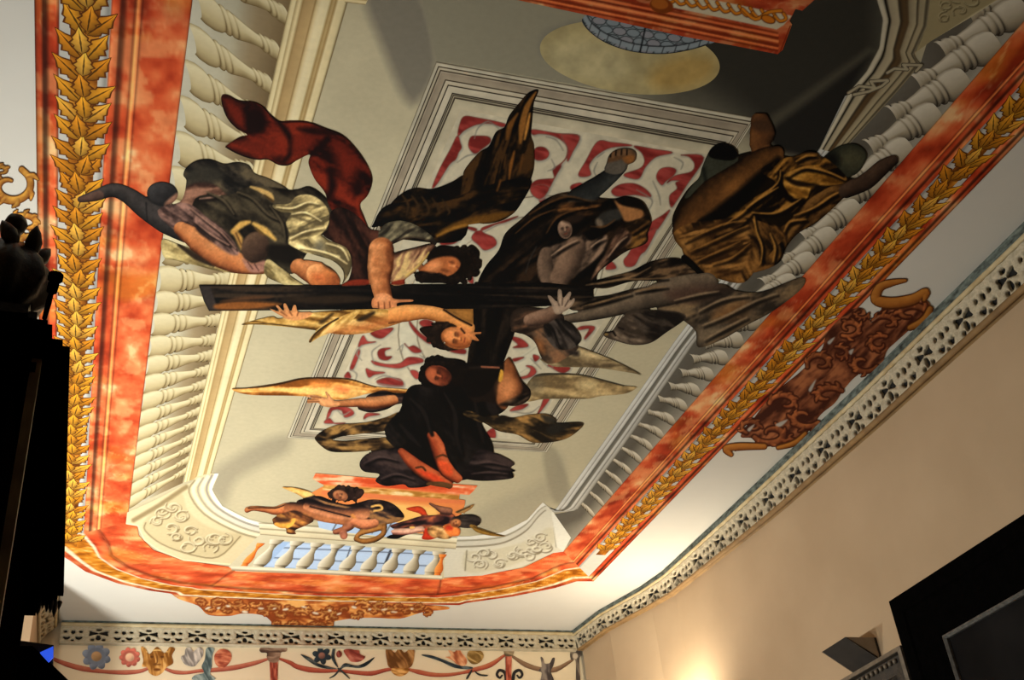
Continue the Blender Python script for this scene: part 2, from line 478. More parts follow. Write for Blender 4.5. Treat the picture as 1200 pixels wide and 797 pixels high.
bord_l = ribbon('marble_border', bl(BL_I, AL), bl(BL_O, np.linspace(0.45, AOL, 330)), 330, 110, border_fn(False),
    'painted orange marble border with gilded leaf garland beside the dark cabinet', 4, even=False)
bord_r = ribbon('marble_border', bl(BR_I, AR), bl(BR_O, np.linspace(0.25, AOR, 330)), 330, 110, border_fn(True),
    'painted orange marble border with leaf garland running beside the plain beige wall', 4, even=False)
_e = lambda B, A: tuple(float(v) for v in np.array(topx(np.array(B * HC), np.array(A * HC))))
FI = [_e(BL_I, AL[-1]), (161, 615), (163, 627), (180, 644), (213, 656), (271, 664), (276, 668.5), (390, 673), (516, 678.5), (521, 677), (575, 672), (613, 665), (648, 648), (652, 645), _e(BR_I, AR[-1])]
FM = [tuple(0.66 * a + 0.34 * b for a, b in zip(_e(BL_I, AL[-1]), _e(BL_O, AOL))), (127, 638), (130, 651), (150, 665), (176, 675), (213, 683.5), (248, 687), (320, 692), (388, 695.5), (512, 697), (575, 688.5), (625, 677), (650, 665), (656, 662), tuple(0.64 * a + 0.36 * b for a, b in zip(_e(BR_I, AR[-1]), _e(BR_O, AOR)))]
FO = [_e(BL_O, AOL), (66, 647), (81, 656), (100, 669.5), (138, 683.5), (176, 692), (201, 695.5), (206, 700), (250, 702), (375, 706), (538, 709), (546, 706.5), (600, 699), (650, 689), (676, 681), _e(BR_O, AOR)]
def par_resample(P, n, keys):
    return np.stack([np.interp(np.linspace(0, 1, n), keys, np.array(P)[:, k]) for k in (0, 1)], -1)
def common(P, n):
    P = np.array(P, float); L = np.concatenate([[0], np.cumsum(np.linalg.norm(np.diff(P, axis=0), axis=1))]); return resample(P, n)
NI = 300
fi, fm, fo = resample(FI, NI), resample(FM, NI), resample(FO, NI)
def far_fn(S, Q, X, Y, U, V):
    mb = marble(S, Q, X, Y, U * 0.8, V * 2.0)
    mb = mb * 0.75 + np.array((226, 104, 56)) * 0.25
    k = lerp_stops(Q, [(0, (0.6,) * 3), (0.02, (1.08,) * 3), (0.9, (1.0,) * 3), (0.97, (0.6,) * 3), (1, (0.75,) * 3)])
    mit = np.exp(-((X - 275 - (Q - 0) * -28) / 1.2) ** 2) * 0.35 + np.exp(-((X - 517 + Q * 4) / 1.2) ** 2) * 0.4
    return mb * k * (1 - mit)[..., None]
bord_f = ribbon('marble_border', fi, fm, NI, 26, far_fn, 'painted curved orange marble border band along the far wall', 4, even=False)
def far2_fn(S, Q, X, Y, U, V):
    mb = marble(S, Q, X, Y, U, V * 1.5)
    k = lerp_stops(Q, [(0, (0.7,) * 3), (0.12, (1.1,) * 3), (0.26, (0.9,) * 3), (0.3, (1, 1, 1)), (1, (0.85,) * 3)])
    og = lerp_stops(fbm(U * 16, V * 30, 3), [(0.2, (128, 66, 12)), (0.45, (186, 108, 24)), (0.62, (208, 134, 42)), (0.8, (230, 182, 104))])
    g = (Q > 0.30) & (Q < 0.78)
    wh = ((Q > 0.26) & (Q <= 0.33)) | ((Q >= 0.75) & (Q < 0.81))
    c = np.where(g[..., None], og, mb * k)
    return np.where(wh[..., None], np.array((240, 214, 170)) * (0.75 + 0.4 * fbm(X / 3, Y / 3, 2))[..., None], c)
ribbon('garland_band', fm, fo, NI, 22, far2_fn, 'painted gilded garland band with red edging along the far wall', 4, even=False)

# ---- leaf garlands: every leaf a painted piece with its own dark outline
LPROF = [(0, 0.05), (0.10, 0.50), (0.22, 0.74), (0.30, 0.62), (0.40, 1.0), (0.52, 0.64), (0.60, 0.74), (0.76, 0.34), (1.0, 0.0)]
def leaf(u, v, ang, L, Wd, lay, tone, parent, dark):
    ca, sa = math.cos(ang), math.sin(ang); V = []; C = []; n = len(LPROF)
    for g, sh in ((1.0, None), (0.84, None), (0.74, 0.84), (0.12, 1.10), (0.06, 0.45), (-0.06, 0.45), (-0.12, 1.12), (-0.74, 0.98), (-0.84, None), (-1.0, None)):
        for t, w_ in LPROF:
            a_ = t * L * (1 if abs(g) > 0.9 else 0.94) + (0 if abs(g) > 0.9 else 0.02 * L); b_ = w_ * Wd * g
            V.append((u + a_ * ca - b_ * sa, v + a_ * sa + b_ * ca))
            C.append(np.array((92, 46, 12), float) * dark if sh is None else np.array(tone, float) * dark * sh * (0.62 + 0.52 * t))
    F = [(r * n + i, r * n + i + 1, (r + 1) * n + i + 1, (r + 1) * n + i) for r in range(9) for i in range(n - 1)]
    V = np.array(V); x, y = topx(V[:, 0], V[:, 1])
    place('leaf', x, y, np.array(F), np.array(C), lay, parent)
def garland(parent, Bc, hw, A0, A1, dark=(1.0, 1.0, 1.0)):
    dark = np.array(dark)
    rnd = random.Random(3); A = A0; i = 0
    j = lambda q: rnd.uniform(-q, q)
    while A < A1:
        u = Bc * HC; v = A * HC; s = hw * HC; lay = 5.0 - 0.012 * i
        back = -math.pi / 2
        for side in (-1, 1):
            tone = rnd.choice([(222, 146, 34), (206, 126, 26), (232, 160, 52)])
            leaf(u + side * s * 0.06, v + 0.06 + j(0.015), back + side * (0.62 + j(0.16)), s * 2.1, s * 0.62, lay + 0.3 + 0.004 * side, tone, parent, dark)
        leaf(u + j(0.012), v + 0.04, back + j(0.22), s * 1.7, s * 0.56, lay + 0.9, rnd.choice([(228, 150, 36), (214, 134, 30), (238, 170, 60)]), parent, dark)
        A += 0.0335; i += 1
def core_fn(S, Q, X, Y, U, V):
    return lerp_stops(fbm(U * 18, V * 18, 4), [(0.25, (84, 40, 10)), (0.5, (166, 96, 22)), (0.7, (206, 134, 40))])
ribbon('garland_core', bl(-0.100, np.linspace(0.45, 2.28, 200)), bl(-0.070, np.linspace(0.45, 2.28, 200)), 200, 12, core_fn, None, 4.4, bord_l, even=False)
ribbon('garland_core', bl(1.046, np.linspace(0.25, 2.21, 200)), bl(1.070, np.linspace(0.25, 2.21, 200)), 200, 12, core_fn, None, 4.4, bord_r, even=False)
garland(bord_l, -0.085, 0.0235, 0.80, 2.27)
garland(bord_r, 1.058, 0.0215, 0.56, 2.20)

# ---- field inside the border: walls of the painted room
cv = Cv(140, -60, 1290, 690, GREY, 1.6)
field = [(250, -60), (1290, -60), (1260, -60), (700, 601), (660, 647), (613, 666), (520, 678), (276, 669), (213, 657), (180, 645), (163, 628), (148, 612), (177, 400), (204, 200)]
cv.fill(field, GREY, sil=True, smooth=False)
n_ = fbm(cv.X / 60, cv.Y / 60, 4)
cv.rgb *= (0.94 + 0.12 * n_)[..., None]
# the painter's own modelling of the feigned vault
cv.fill([(425, -20), (485, -20), (512, 72), (482, 122), (450, 60)], (128, 118, 98), soft=16)
cv.fill([(485, -40), (1030, -40), (1034, 20), (1030, 55), (1015, 83), (960, 175), (885, 140), (700, 104), (512, 72)], (142, 132, 106), soft=2, smooth=False)
cv.fill([(740, -40), (1030, -40), (1034, 20), (1030, 55), (1015, 83), (960, 178), (885, 140), (790, 118)], (46, 42, 34), soft=120, smooth=False)
cv.fill([(800, 60), (1030, -40), (1032, 55), (1010, 90), (955, 185), (890, 150), (850, 110)], (50, 46, 37), soft=40, smooth=False)
cv.fill([(905, 150), (960, 112), (1020, 62), (1000, 100), (962, 176), (925, 180), (905, 170)], (36, 33, 28), soft=10)
cv.fill([(900, 138), (1018, 56), (1024, 60), (905, 150)], (88, 80, 62), soft=8, smooth=False, a=0.7)
cv.stroke([(690, 25), (640, 40), (636, 62)], 5, (120, 112, 96), soft=8, a=0.5)
# shaded corners of the lower vault
cv.fill([(243, 560), (300, 520), (337, 510), (336, 530), (280, 560), (262, 590)], (160, 146, 116), soft=14)
cv.fill([(655, 530), (665, 560), (660, 590), (640, 590), (625, 612), (560, 628), (560, 600), (640, 560)], (172, 158, 126), soft=14)
cv.fill([(636, 535), (650, 525), (668, 575), (650, 588)], (148, 136, 108), soft=6, a=0.7)
field_o = cv.build('painted_vault', 'painted grey vault walls with a dark shaded niche', 1)

# ---- oculus with leaded panes
cv = Cv(620, 5, 860, 125, (165, 146, 98), 1.0)
cv.ell(738, 67, 106, 42, 7, (172, 152, 102), sil=True)
cv.ell(690, 72, 50, 26, 10, (182, 164, 116), soft=20); cv.ell(800, 85, 40, 20, -14, (176, 142, 78), soft=18)
cv.grime(0.12, 14); cv.ell(738, 67, 106, 42, 7, (120, 108, 70), soft=1, a=0.0)
oc = cv.build('painted_oculus', 'painted oval oculus opening below orange pediment', 2)
cv = Cv(675, 15, 840, 75, (120, 124, 122), 1.0)
gl = [(682, 22), (690, 36), (710, 50), (740, 60), (775, 63), (805, 59), (829, 52), (836, 46), (800, 30), (740, 18), (700, 14)]
cv.fill(gl, (122, 127, 124), sil=True)
for r in range(5):
    for k in range(11):
        x0 = 686 + k * 16 + (8 if r % 2 else 0); y0 = 22 + r * 9.5 + (x0 - 686) * 0.12
        cv.ell(x0, y0, 8.4, 5.0, 8, (34, 36, 36), soft=0.8); cv.ell(x0, y0, 7.4, 4.1, 8, (124 + 10 * ((k + r) % 2), 130, 128), soft=0.8)
P_ = [(682, 22), (690, 36), (710, 50), (740, 60), (775, 63), (805, 59), (829, 52)]
cv.stroke(P_, 1.0, (30, 30, 30)); cv.stroke([(x + 3, y - 6) for x, y in P_], 3.2, (134, 139, 136)); cv.stroke([(x + 4, y - 9) for x, y in P_], 0.7, (34, 34, 34))
for x, y in P_[1:] + [(700, 44), (725, 56), (757, 62), (790, 61), (818, 56)]: cv.stroke([(x, y), (x + 3, y - 9)], 0.5, (40, 40, 40), smooth=False)
cv.stroke([(757, 28), (750, 60)], 1.0, (30, 30, 30))
cv.build('leaded_window', 'painted round leaded window panes', 3, oc)

# ---- orange pediment over the oculus
cv = Cv(560, -60, 965, 70, (200, 84, 36), 1.0)
ped = [(560, -60), (560, -8), (590, -4), (650, 9), (720, 24), (800, 42), (860, 53), (911, 63), (917, 58), (928, 28), (925, 24), (932, 10), (940, 12), (958, -4), (965, -60)]
cv.fill(ped, (206, 88, 40), sil=True, smooth=False)
P = onZ(cv.X.ravel(), cv.Y.ravel()); U = P[:, 0].reshape(cv.X.shape); V = P[:, 1].reshape(cv.X.shape)
cv.rgb[:] = marble(None, None, cv.X, cv.Y, U * 1.2, V * 2.5) * 0.86
sl = 0.205
for off, c, wd in ((-3, (104, 32, 10), 0.8), (-6, (236, 120, 60), 1.2), (-9, (110, 38, 14), 1.6), (-14, (240, 140, 76), 1.6), (-18, (96, 30, 10), 1.2), (-21, (226, 110, 54), 1.2), (-24, (120, 44, 16), 1.0)):
    cv.stroke([(590, -4 + off), (911, 62 + off)], wd, c, soft=1.4, smooth=False, a=0.85)
cv.fill([(780, -12), (928, 18), (918, 29), (910, 34), (768, 4)], (196, 178, 142), smooth=False)
for k in range(13):
    x0 = 752 + k * 13; y0 = -8 + k * 2.2
    cv.stroke([(x0, y0), (x0 + 6, y0 + 6), (x0 + 13, y0 + 3), (x0 + 10, y0 - 3)], 2.2, (92, 42, 10)); cv.stroke([(x0, y0), (x0 + 6, y0 + 5.6), (x0 + 13, y0 + 3), (x0 + 10, y0 - 3)], 1.4, (206, 118, 26))
cv.stroke([(870, 10), (885, 22), (900, 14), (915, 12)], 2.4, (92, 42, 10)); cv.stroke([(870, 10), (885, 22), (900, 14), (915, 12)], 1.6, (206, 118, 26))
cv.ell(900, 22, 9, 5, 20, (92, 42, 10)); cv.ell(900, 22, 7.5, 3.8, 20, (196, 106, 22))
cv.ell(775, 6, 14, 9, 10, (118, 52, 14)); cv.ell(773, 4, 10, 6, 10, (160, 84, 26))
cv.stroke([(918, 60), (932, 28)], 1.0, (250, 140, 70), smooth=False); cv.stroke([(913, 63), (926, 30)], 0.8, (120, 36, 12), smooth=False)
cv.build('painted_pediment', 'painted orange marble pediment with gilded scroll frieze', 4)

# ---- mouldings of the left handrail
RAILST = [(0, (120, 96, 56)), (0.03, (226, 202, 146)), (0.10, (232, 210, 156)), (0.12, (168, 138, 88)), (0.15, (230, 206, 150)), (0.20, (224, 198, 142)), (0.22, (150, 118, 70)),
          (0.26, (178, 144, 92)), (0.42, (190, 156, 102)), (0.45, (140, 108, 62)), (0.47, (214, 186, 130)), (0.55, (232, 210, 160)), (0.68, (226, 204, 152)), (0.72, (160, 128, 76)), (0.76, (196, 166, 110)),
          (0.80, (150, 116, 66)), (0.83, (228, 204, 150)), (0.95, (222, 198, 144)), (1.0, (110, 90, 56))]
def rail_fn(stops, k=1.0):
    def fn(S, Q, X, Y, U, V):
        return lerp_stops(Q, stops) * (k * (0.92 + 0.16 * fbm(U * 5, V * 5, 3)))[..., None]
    return fn
ribbon('painted_handrail', [(353, -60), (340, 0), (215, 565)], [(425, -60), (408, 0), (247, 556)], 90, 44, rail_fn(RAILST), 'painted cream handrail moulding above the left balusters', 4)
cv = Cv(395, -60, 440, 15, (222, 196, 140), 1.0)
cv.fill([(402, -60), (404, 2), (428, 5), (436, -10), (440, -60)], (224, 198, 142), sil=True, smooth=False)
cv.stroke([(404, 2), (428, 5)], 0.7, (120, 96, 56), smooth=False); cv.stroke([(406, -3), (430, 0)], 0.6, (160, 130, 84), smooth=False)
cv.build('painted_bracket', None, 5)
RAILG = [(0, (150, 143, 128)), (0.05, (216, 209, 192)), (0.18, (206, 198, 180)), (0.22, (140, 132, 116)), (0.27, (222, 214, 198)), (0.38, (196, 188, 168)), (0.42, (96, 90, 78)), (0.58, (128, 120, 102)), (0.62, (214, 206, 188)),
         (0.72, (200, 192, 174)), (0.76, (120, 112, 98)), (0.82, (196, 188, 170)), (0.92, (180, 170, 150)), (1.0, (120, 112, 96))]
ribbon('painted_handrail', [(990, 112), (960, 174), (872, 290), (790, 400), (716, 505), (650, 598), (637, 590)], [(1078, 76), (985, 180), (895, 300), (813, 402), (742, 506), (676, 598), (650, 601)], 120, 36, rail_fn(RAILG, 0.97),
       'painted grey handrail moulding along the right balusters', 4)
RAILD = [(0, (90, 78, 58)), (0.03, (206, 192, 160)), (0.12, (196, 180, 146)), (0.15, (40, 34, 25)), (0.18, (40, 34, 25)), (0.22, (168, 150, 116)), (0.38, (186, 168, 130)), (0.42, (56, 46, 32)), (0.5, (92, 68, 40)), (0.58, (84, 64, 40)), (0.62, (150, 132, 98)),
         (0.74, (176, 158, 120)), (0.77, (72, 60, 42)), (0.82, (160, 142, 106)), (0.9, (168, 150, 112)), (0.94, (70, 60, 44)), (1.0, (150, 134, 100))]
ribbon('painted_handrail', [(1020, -60), (1027, 0), (1034, 22), (1030, 55), (1015, 83), (994, 108), (960, 174)], [(1092, -60), (1090, 0), (1086, 30), (1070, 64), (1078, 75), (1050, 108), (984, 180)], 70, 40, rail_fn(RAILD),
       'painted curved handrail moulding beside the dark niche', 5)
cv = Cv(985, 65, 1085, 130, (190, 176, 142), 1.0).fr(900, 0, 3.987)
zz = [[(375, 432), (425, 400), (500, 408), (478, 378), (556, 372)], [(556, 338), (590, 318), (650, 322), (630, 300), (716, 302), (690, 330)], [(400, 440), (470, 425), (530, 400), (560, 375)]]
for P in zz: cv.stroke(P, 2.4, (66, 56, 42), sil=True, smooth=False)
for P in zz: cv.stroke(P, 1.5, (172, 156, 122), smooth=False)
cv.build('painted_break', 'painted zigzag break of the curved handrail', 5.4)

# ---- ground behind the left and right balusters, then each baluster
def bgl_fn(S, Q, X, Y, U, V):
    c = lerp_stops(Q, [(0, (196, 186, 158)), (0.45, (186, 174, 142)), (0.68, (150, 128, 92)), (1, (116, 94, 62))])
    return c * (0.9 + 0.2 * fbm(U * 4, V * 4, 3))[..., None]
ribbon('painted_recess', [(243, -60), (226, 0), (196, 200), (168, 400), (141, 600)], [(353, -60), (340, 0), (214, 566)], 60, 14, bgl_fn, 'painted shadowed recess behind left balusters', 2)
def bgr_fn(S, Q, X, Y, U, V):
    c = lerp_stops(Q, [(0, (168, 158, 136)), (0.4, (130, 121, 102)), (0.7, (92, 84, 70)), (1, (100, 92, 78))])
    return c * (0.85 + 0.3 * fbm(U * 4, V * 4, 3))[..., None]
ribbon('painted_recess', [(1270, -60), (1208, 14), (1053, 202), (876, 402), (709, 602), (668, 648)], [(1120, -60), (1078, 76), (985, 180), (813, 402), (676, 598), (650, 602)], 60, 14, bgr_fn, 'painted shadowed recess behind right balusters', 2)
BPROF = [(0, 0.40), (0.05, 0.47), (0.16, 0.50), (0.26, 0.45), (0.31, 0.36), (0.33, 0.40), (0.37, 0.41), (0.40, 0.33), (0.42, 0.37), (0.46, 0.37), (0.50, 0.34), (0.62, 0.25), (0.74, 0.19), (0.77, 0.18), (0.79, 0.25), (0.83, 0.26), (0.85, 0.21), (0.87, 0.28), (0.91, 0.29), (0.93, 0.24), (0.95, 0.31), (1.0, 0.31)]
BCOUNT = [0]
def baluster(p0, p1, wid0, wid1, hi, mid, dk, bulge, flip, label, group, perp):
    nt, nq = 46, 11
    t = np.linspace(0, 1, nt); q = np.linspace(-1, 1, nq)
    T, Q = np.meshgrid(t, q, indexing='ij')
    r = np.interp(T, [a for a, _ in BPROF], [b for _, b in BPROF]) * (wid0 + (wid1 - wid0) * T)
    ax = np.array(p1) - np.array(p0); L = np.linalg.norm(ax); ax = ax / L
    nr = np.array(perp, float); nr /= np.linalg.norm(nr)
    curve = bulge * np.sqrt(np.clip(1 - Q * Q, 0, 1))          # rings bow towards the foot end
    tt = T * L - curve * (1 - np.abs(2 * T - 1)) * 0.0
    X = p0[0] + ax[0] * T * L + nr[0] * r * Q + ax[0] * curve
    Y = p0[1] + ax[1] * T * L + nr[1] * r * Q + ax[1] * curve
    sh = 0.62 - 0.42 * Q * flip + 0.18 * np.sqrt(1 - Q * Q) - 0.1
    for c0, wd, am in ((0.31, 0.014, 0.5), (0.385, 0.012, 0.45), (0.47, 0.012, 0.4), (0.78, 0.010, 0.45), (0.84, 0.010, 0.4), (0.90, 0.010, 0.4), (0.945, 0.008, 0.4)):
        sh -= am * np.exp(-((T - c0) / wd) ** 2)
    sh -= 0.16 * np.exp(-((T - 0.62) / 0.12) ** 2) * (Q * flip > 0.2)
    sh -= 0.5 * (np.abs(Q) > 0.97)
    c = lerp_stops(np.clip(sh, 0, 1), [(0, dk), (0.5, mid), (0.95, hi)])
    ids = np.arange(nt * nq).reshape(nt, nq)
    F = np.stack([ids[:-1, :-1], ids[1:, :-1], ids[1:, 1:], ids[:-1, 1:]], -1).reshape(-1, 4)
    BCOUNT[0] += 1
    return place('painted_baluster', X.ravel(), Y.ravel(), F, c.reshape(-1, 3), 2.7 + 0.02 * BCOUNT[0])
yls = [-88, -42, 3, 45, 88, 130, 172, 213, 252, 291, 328, 355, 381, 407, 430, 452, 473, 493, 511, 528, 545, 561, 577, 592]
for i, yl in enumerate(yls):
    dy = np.interp(yl, [-90, 45, 88, 130, 172, 250, 328, 407, 493, 592], [64, 55, 48, 42, 30, 14, 0, -9, -27, -40])
    xl = 234.5 - 0.1425 * yl + 1
    yr = yl + dy; xr = 340 - 0.221 * yr
    if yr > 556: break
    sp = (yls[min(i + 1, len(yls) - 1)] - yls[max(i - 1, 0)]) / (min(i + 1, len(yls) - 1) - max(i - 1, 0))
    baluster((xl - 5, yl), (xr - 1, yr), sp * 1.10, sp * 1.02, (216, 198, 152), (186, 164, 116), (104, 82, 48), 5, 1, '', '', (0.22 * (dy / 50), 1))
ybs = [-32, 10, 50, 93, 133, 173, 210, 243, 275, 303, 328, 352, 375, 397, 418, 438, 457, 475, 492, 508, 523, 538, 552, 565, 578, 590, 603]
for i, yb in enumerate(ybs):
    xb = float(np.interp(yb, [-60, 12.5, 200, 400, 600, 646], [1262, 1200, 1045, 868, 701, 662])) - 3
    vx = float(np.interp(yb, [-40, 50, 93, 173, 243, 303, 400, 430, 470, 523, 605], [-104, -95, -88, -75, -66, -60, -44, -38, -33, -30, -30]))
    vy = float(np.interp(yb, [-40, 50, 93, 173, 243, 303, 400, 430, 470, 523, 605], [52, 48, 42, 40, 37, 30, 6, 0, -8, -16, -28]))
    sp = (ybs[min(i + 1, len(ybs) - 1)] - ybs[max(i - 1, 0)]) / (min(i + 1, len(ybs) - 1) - max(i - 1, 0))
    w_ = sp * 1.0
    k = lambda c: c
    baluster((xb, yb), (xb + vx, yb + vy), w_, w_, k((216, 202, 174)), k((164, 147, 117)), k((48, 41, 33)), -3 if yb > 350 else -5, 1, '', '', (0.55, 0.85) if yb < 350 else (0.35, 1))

# ---- relief corner panels of the balustrade
def scrolls(cv, pts, r, dk, lt, rnd, n=3):
    for (x, y) in pts:
        for k in range(n):
            a0 = rnd.uniform(0, 6.28); sg = rnd.choice((-1, 1)); rr = r * rnd.uniform(0.6, 1.1)
            P = [(x + rr * (1 - t / 9) * math.cos(a0 + sg * t * 0.62), y + 0.7 * rr * (1 - t / 9) * math.sin(a0 + sg * t * 0.62)) for t in range(8)]
            cv.stroke([(a + 0.8, b + 0.9) for a, b in P], [0.8, 1.5, 0.7], dk, a=0.85); cv.stroke(P, [0.5, 1.0, 0.5], lt, a=0.8)
rnd = random.Random(11)
cv = Cv(140, 545, 325, 665, (206, 184, 138), 1.0).fr(140, 540, 6.64)
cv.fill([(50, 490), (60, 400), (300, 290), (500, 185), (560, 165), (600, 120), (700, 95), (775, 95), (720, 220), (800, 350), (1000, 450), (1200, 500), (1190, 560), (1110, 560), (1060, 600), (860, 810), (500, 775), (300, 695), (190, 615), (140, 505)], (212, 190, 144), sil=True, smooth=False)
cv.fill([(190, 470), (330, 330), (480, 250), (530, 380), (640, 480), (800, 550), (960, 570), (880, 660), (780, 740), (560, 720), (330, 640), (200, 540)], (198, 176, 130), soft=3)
cv.stroke([(110, 460), (300, 350), (520, 200)], 2.6, (146, 124, 84), soft=2.5, smooth=False)
cv.T = (0, 0, 1)
scrolls(cv, [(185, 610), (192, 600), (203, 594), (213, 605), (200, 618), (222, 622), (232, 632), (218, 640), (247, 640), (250, 630), (262, 632), (208, 628)], 12, (116, 94, 60), (228, 210, 166), rnd, 3)
cv.T = (140, 540, 6.64)
for off, c, wd in ((0, (236, 226, 204), 2.2), (1, (150, 138, 120), 1.1), (2, (214, 202, 176), 2.2), (3, (160, 146, 118), 1.0), (4, (228, 212, 172), 2.0), (5, (150, 132, 96), 1.0)):
    k = off * 34
    cv.stroke([(755 - k, 100 + k * 0.3), (712 - k, 225 + k * 0.1), (795 - k * 0.8, 352 + k * 0.35), (990 - k * 0.4, 460 + k * 0.55), (1190 - k * 0.2, 512 + k * 0.6)], wd, c)
cv.stroke([(50, 490), (140, 505), (190, 615), (300, 695), (500, 775), (860, 805)], 1.2, (228, 212, 164), smooth=False)
cv.stroke([(205, 480), (200, 540), (330, 645), (560, 728), (770, 745), (940, 585)], 0.8, (140, 120, 82))
cv.build('painted_relief_panel', 'painted cream corner panel with scroll relief near dark cabinet', 5)
cv = Cv(515, 580, 675, 682, (208, 198, 172), 1.0).fr(520, 580, 6.64)
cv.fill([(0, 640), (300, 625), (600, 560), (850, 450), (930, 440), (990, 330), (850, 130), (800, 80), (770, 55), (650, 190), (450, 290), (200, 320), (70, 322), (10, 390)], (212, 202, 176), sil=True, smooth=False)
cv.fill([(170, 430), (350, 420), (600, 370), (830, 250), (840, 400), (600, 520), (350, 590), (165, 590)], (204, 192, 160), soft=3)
for off, c, wd in ((0, (226, 218, 198), 2.4), (1, (150, 140, 116), 1.0), (2, (206, 196, 172), 2.2), (3, (138, 126, 102), 1.0), (4, (212, 202, 176), 1.8)):
    k = off * 24
    cv.stroke([(75, 330 + k), (300, 322 + k), (480, 292 + k), (640, 205 + k), (740, 100 + k * 0.9), (790, 70 + k * 0.7)], wd, c)
cv.T = (0, 0, 1)
scrolls(cv, [(555, 652), (563, 660), (575, 650), (585, 660), (600, 650), (610, 645), (622, 635), (632, 630), (640, 640), (618, 652), (568, 648), (628, 642)], 10, (122, 108, 82), (230, 220, 192), rnd, 3)
cv.stroke([(547, 645), (545, 668)], 0.8, (140, 128, 100)); cv.stroke([(648, 602), (652, 640)], 1.0, (140, 128, 100))
cv.fill([(646, 600), (656, 598), (669, 630), (660, 646), (652, 640)], (226, 218, 196), smooth=False)
cv.build('painted_relief_panel', 'painted pale corner panel with scroll relief nearest the bright wall lamp', 5)
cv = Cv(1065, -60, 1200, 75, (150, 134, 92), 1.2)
cv.fill([(1086, -60), (1090, 0), (1086, 30), (1072, 62), (1090, 48), (1140, 18), (1175, -5), (1198, -60)], (158, 140, 98), sil=True, smooth=False)  # darker and browner than the other corner panels
cv.T = (0, 0, 1)
scrolls(cv, [(1110, 5), (1120, -5), (1108, 20), (1130, -20), (1140, 0), (1125, 12), (1105, -20), (1150, -30)], 11, (84, 70, 44), (186, 168, 124), rnd, 2)
cv.stroke([(1075, 62), (1140, 18), (1178, -5)], 2.0, (196, 178, 134), smooth=False); cv.stroke([(1078, 66), (1143, 22), (1180, -2)], 0.9, (84, 72, 50), smooth=False)
cv.build('painted_relief_panel', 'painted darker brown corner panel with scroll relief beside the curved handrail', 5)

# ---- far balustrade with bright window panes behind it
cv = Cv(262, 608, 540, 682, (200, 200, 196), 1.0)
cv.fill([(268, 664), (304, 624), (316, 616), (340, 617), (535, 632), (533, 640), (520, 678), (276, 669)], (206, 190, 152), sil=True, smooth=False)
cv.fill([(300, 664), (330, 634), (520, 647), (506, 676)], (160, 182, 208), smooth=False)
cv.build('painted_balustrade', 'painted far balustrade with light blue window behind', 4.6)
FB = FRESCO.children[-1]
cv = Cv(300, 625, 530, 680, (160, 182, 208), 1.0)
cv.fill([(312, 663), (338, 636), (516, 648), (504, 673)], (186, 202, 220), sil=True, smooth=False)
for x0, x1, wd in ((352, 372, 1.0), (382, 398, 1.4), (400, 412, 0.6), (446, 461, 1.4), (486, 494, 0.8)): cv.stroke([(x0, 673), (x1, 637)], wd, (60, 60, 66), smooth=False)
for k in (0, 1): cv.stroke([(300, 652 - k * 12), (525, 664 - k * 14)], 0.6, (84, 92, 110), smooth=False)
cv.build('window_panes', 'painted light blue window panes', 5.6, FB)
def upright(xb, yb, xt, yt, w0, hi, mid, dk, parent):
    prof = [(0, 0.75), (0.08, 0.8), (0.1, 0.6), (0.16, 0.85), (0.3, 1.0), (0.42, 0.9), (0.6, 0.5), (0.74, 0.34), (0.78, 0.5), (0.82, 0.36), (0.86, 0.7), (1.0, 0.95)]
    nt, nq = 26, 9; T, Q = np.meshgrid(np.linspace(0, 1, nt), np.linspace(-1, 1, nq), indexing='ij')
    r = np.interp(T, [p[0] for p in prof], [p[1] for p in prof]) * w0
    X = xb + (xt - xb) * T + r * Q; Y = yb + (yt - yb) * T + r * Q * 0.05
    sh = 0.62 - 0.5 * Q
    for c0 in (0.1, 0.16, 0.78, 0.84): sh -= 0.35 * np.exp(-((T - c0) / 0.02) ** 2)
    c = lerp_stops(np.clip(sh, 0, 1), [(0, dk), (0.5, mid), (1, hi)])
    ids = np.arange(nt * nq).reshape(nt, nq)
    F = np.stack([ids[:-1, :-1], ids[1:, :-1], ids[1:, 1:], ids[:-1, 1:]], -1).reshape(-1, 4)
    BCOUNT[0] += 1
    return place('painted_baluster', X.ravel(), Y.ravel(), F, c.reshape(-1, 3), 6.2 + 0.01 * BCOUNT[0], parent)
for k in range(9):
    t = k / 8
    xb = 300 + t * 203; yb = 667 + t * 8; xt = 325 + t * 190; yt = 632 + t * 14
    upright(xb, yb, xt, yt, 9.0, (232, 218, 188), (176, 158, 124), (80, 66, 46), FB)
for xb, yb, xt, yt in ((285, 664, 306, 636), (512, 675, 519, 649)): upright(xb, yb, xt, yt, 5.0, (244, 156, 74), (226, 118, 44), (168, 74, 22), FB)
RAILB = [(0, (150, 130, 92)), (0.1, (236, 222, 186)), (0.4, (222, 204, 162)), (0.5, (140, 122, 88)), (0.58, (226, 208, 166)), (0.9, (212, 192, 150)), (1.0, (130, 112, 80))]
ribbon('painted_handrail', [(303, 612), (340, 614), (536, 629)], [(305, 626), (340, 629), (534, 643)], 50, 16, rail_fn(RAILB), 'painted cream handrail of the far balustrade', 7)
ribbon('painted_base_rail', [(269, 662), (395, 668), (518, 674)], [(272, 668), (395, 673), (518, 679)], 50, 8, rail_fn([(0, (214, 198, 160)), (0.5, (238, 224, 190)), (1, (150, 120, 84))]), None, 7)

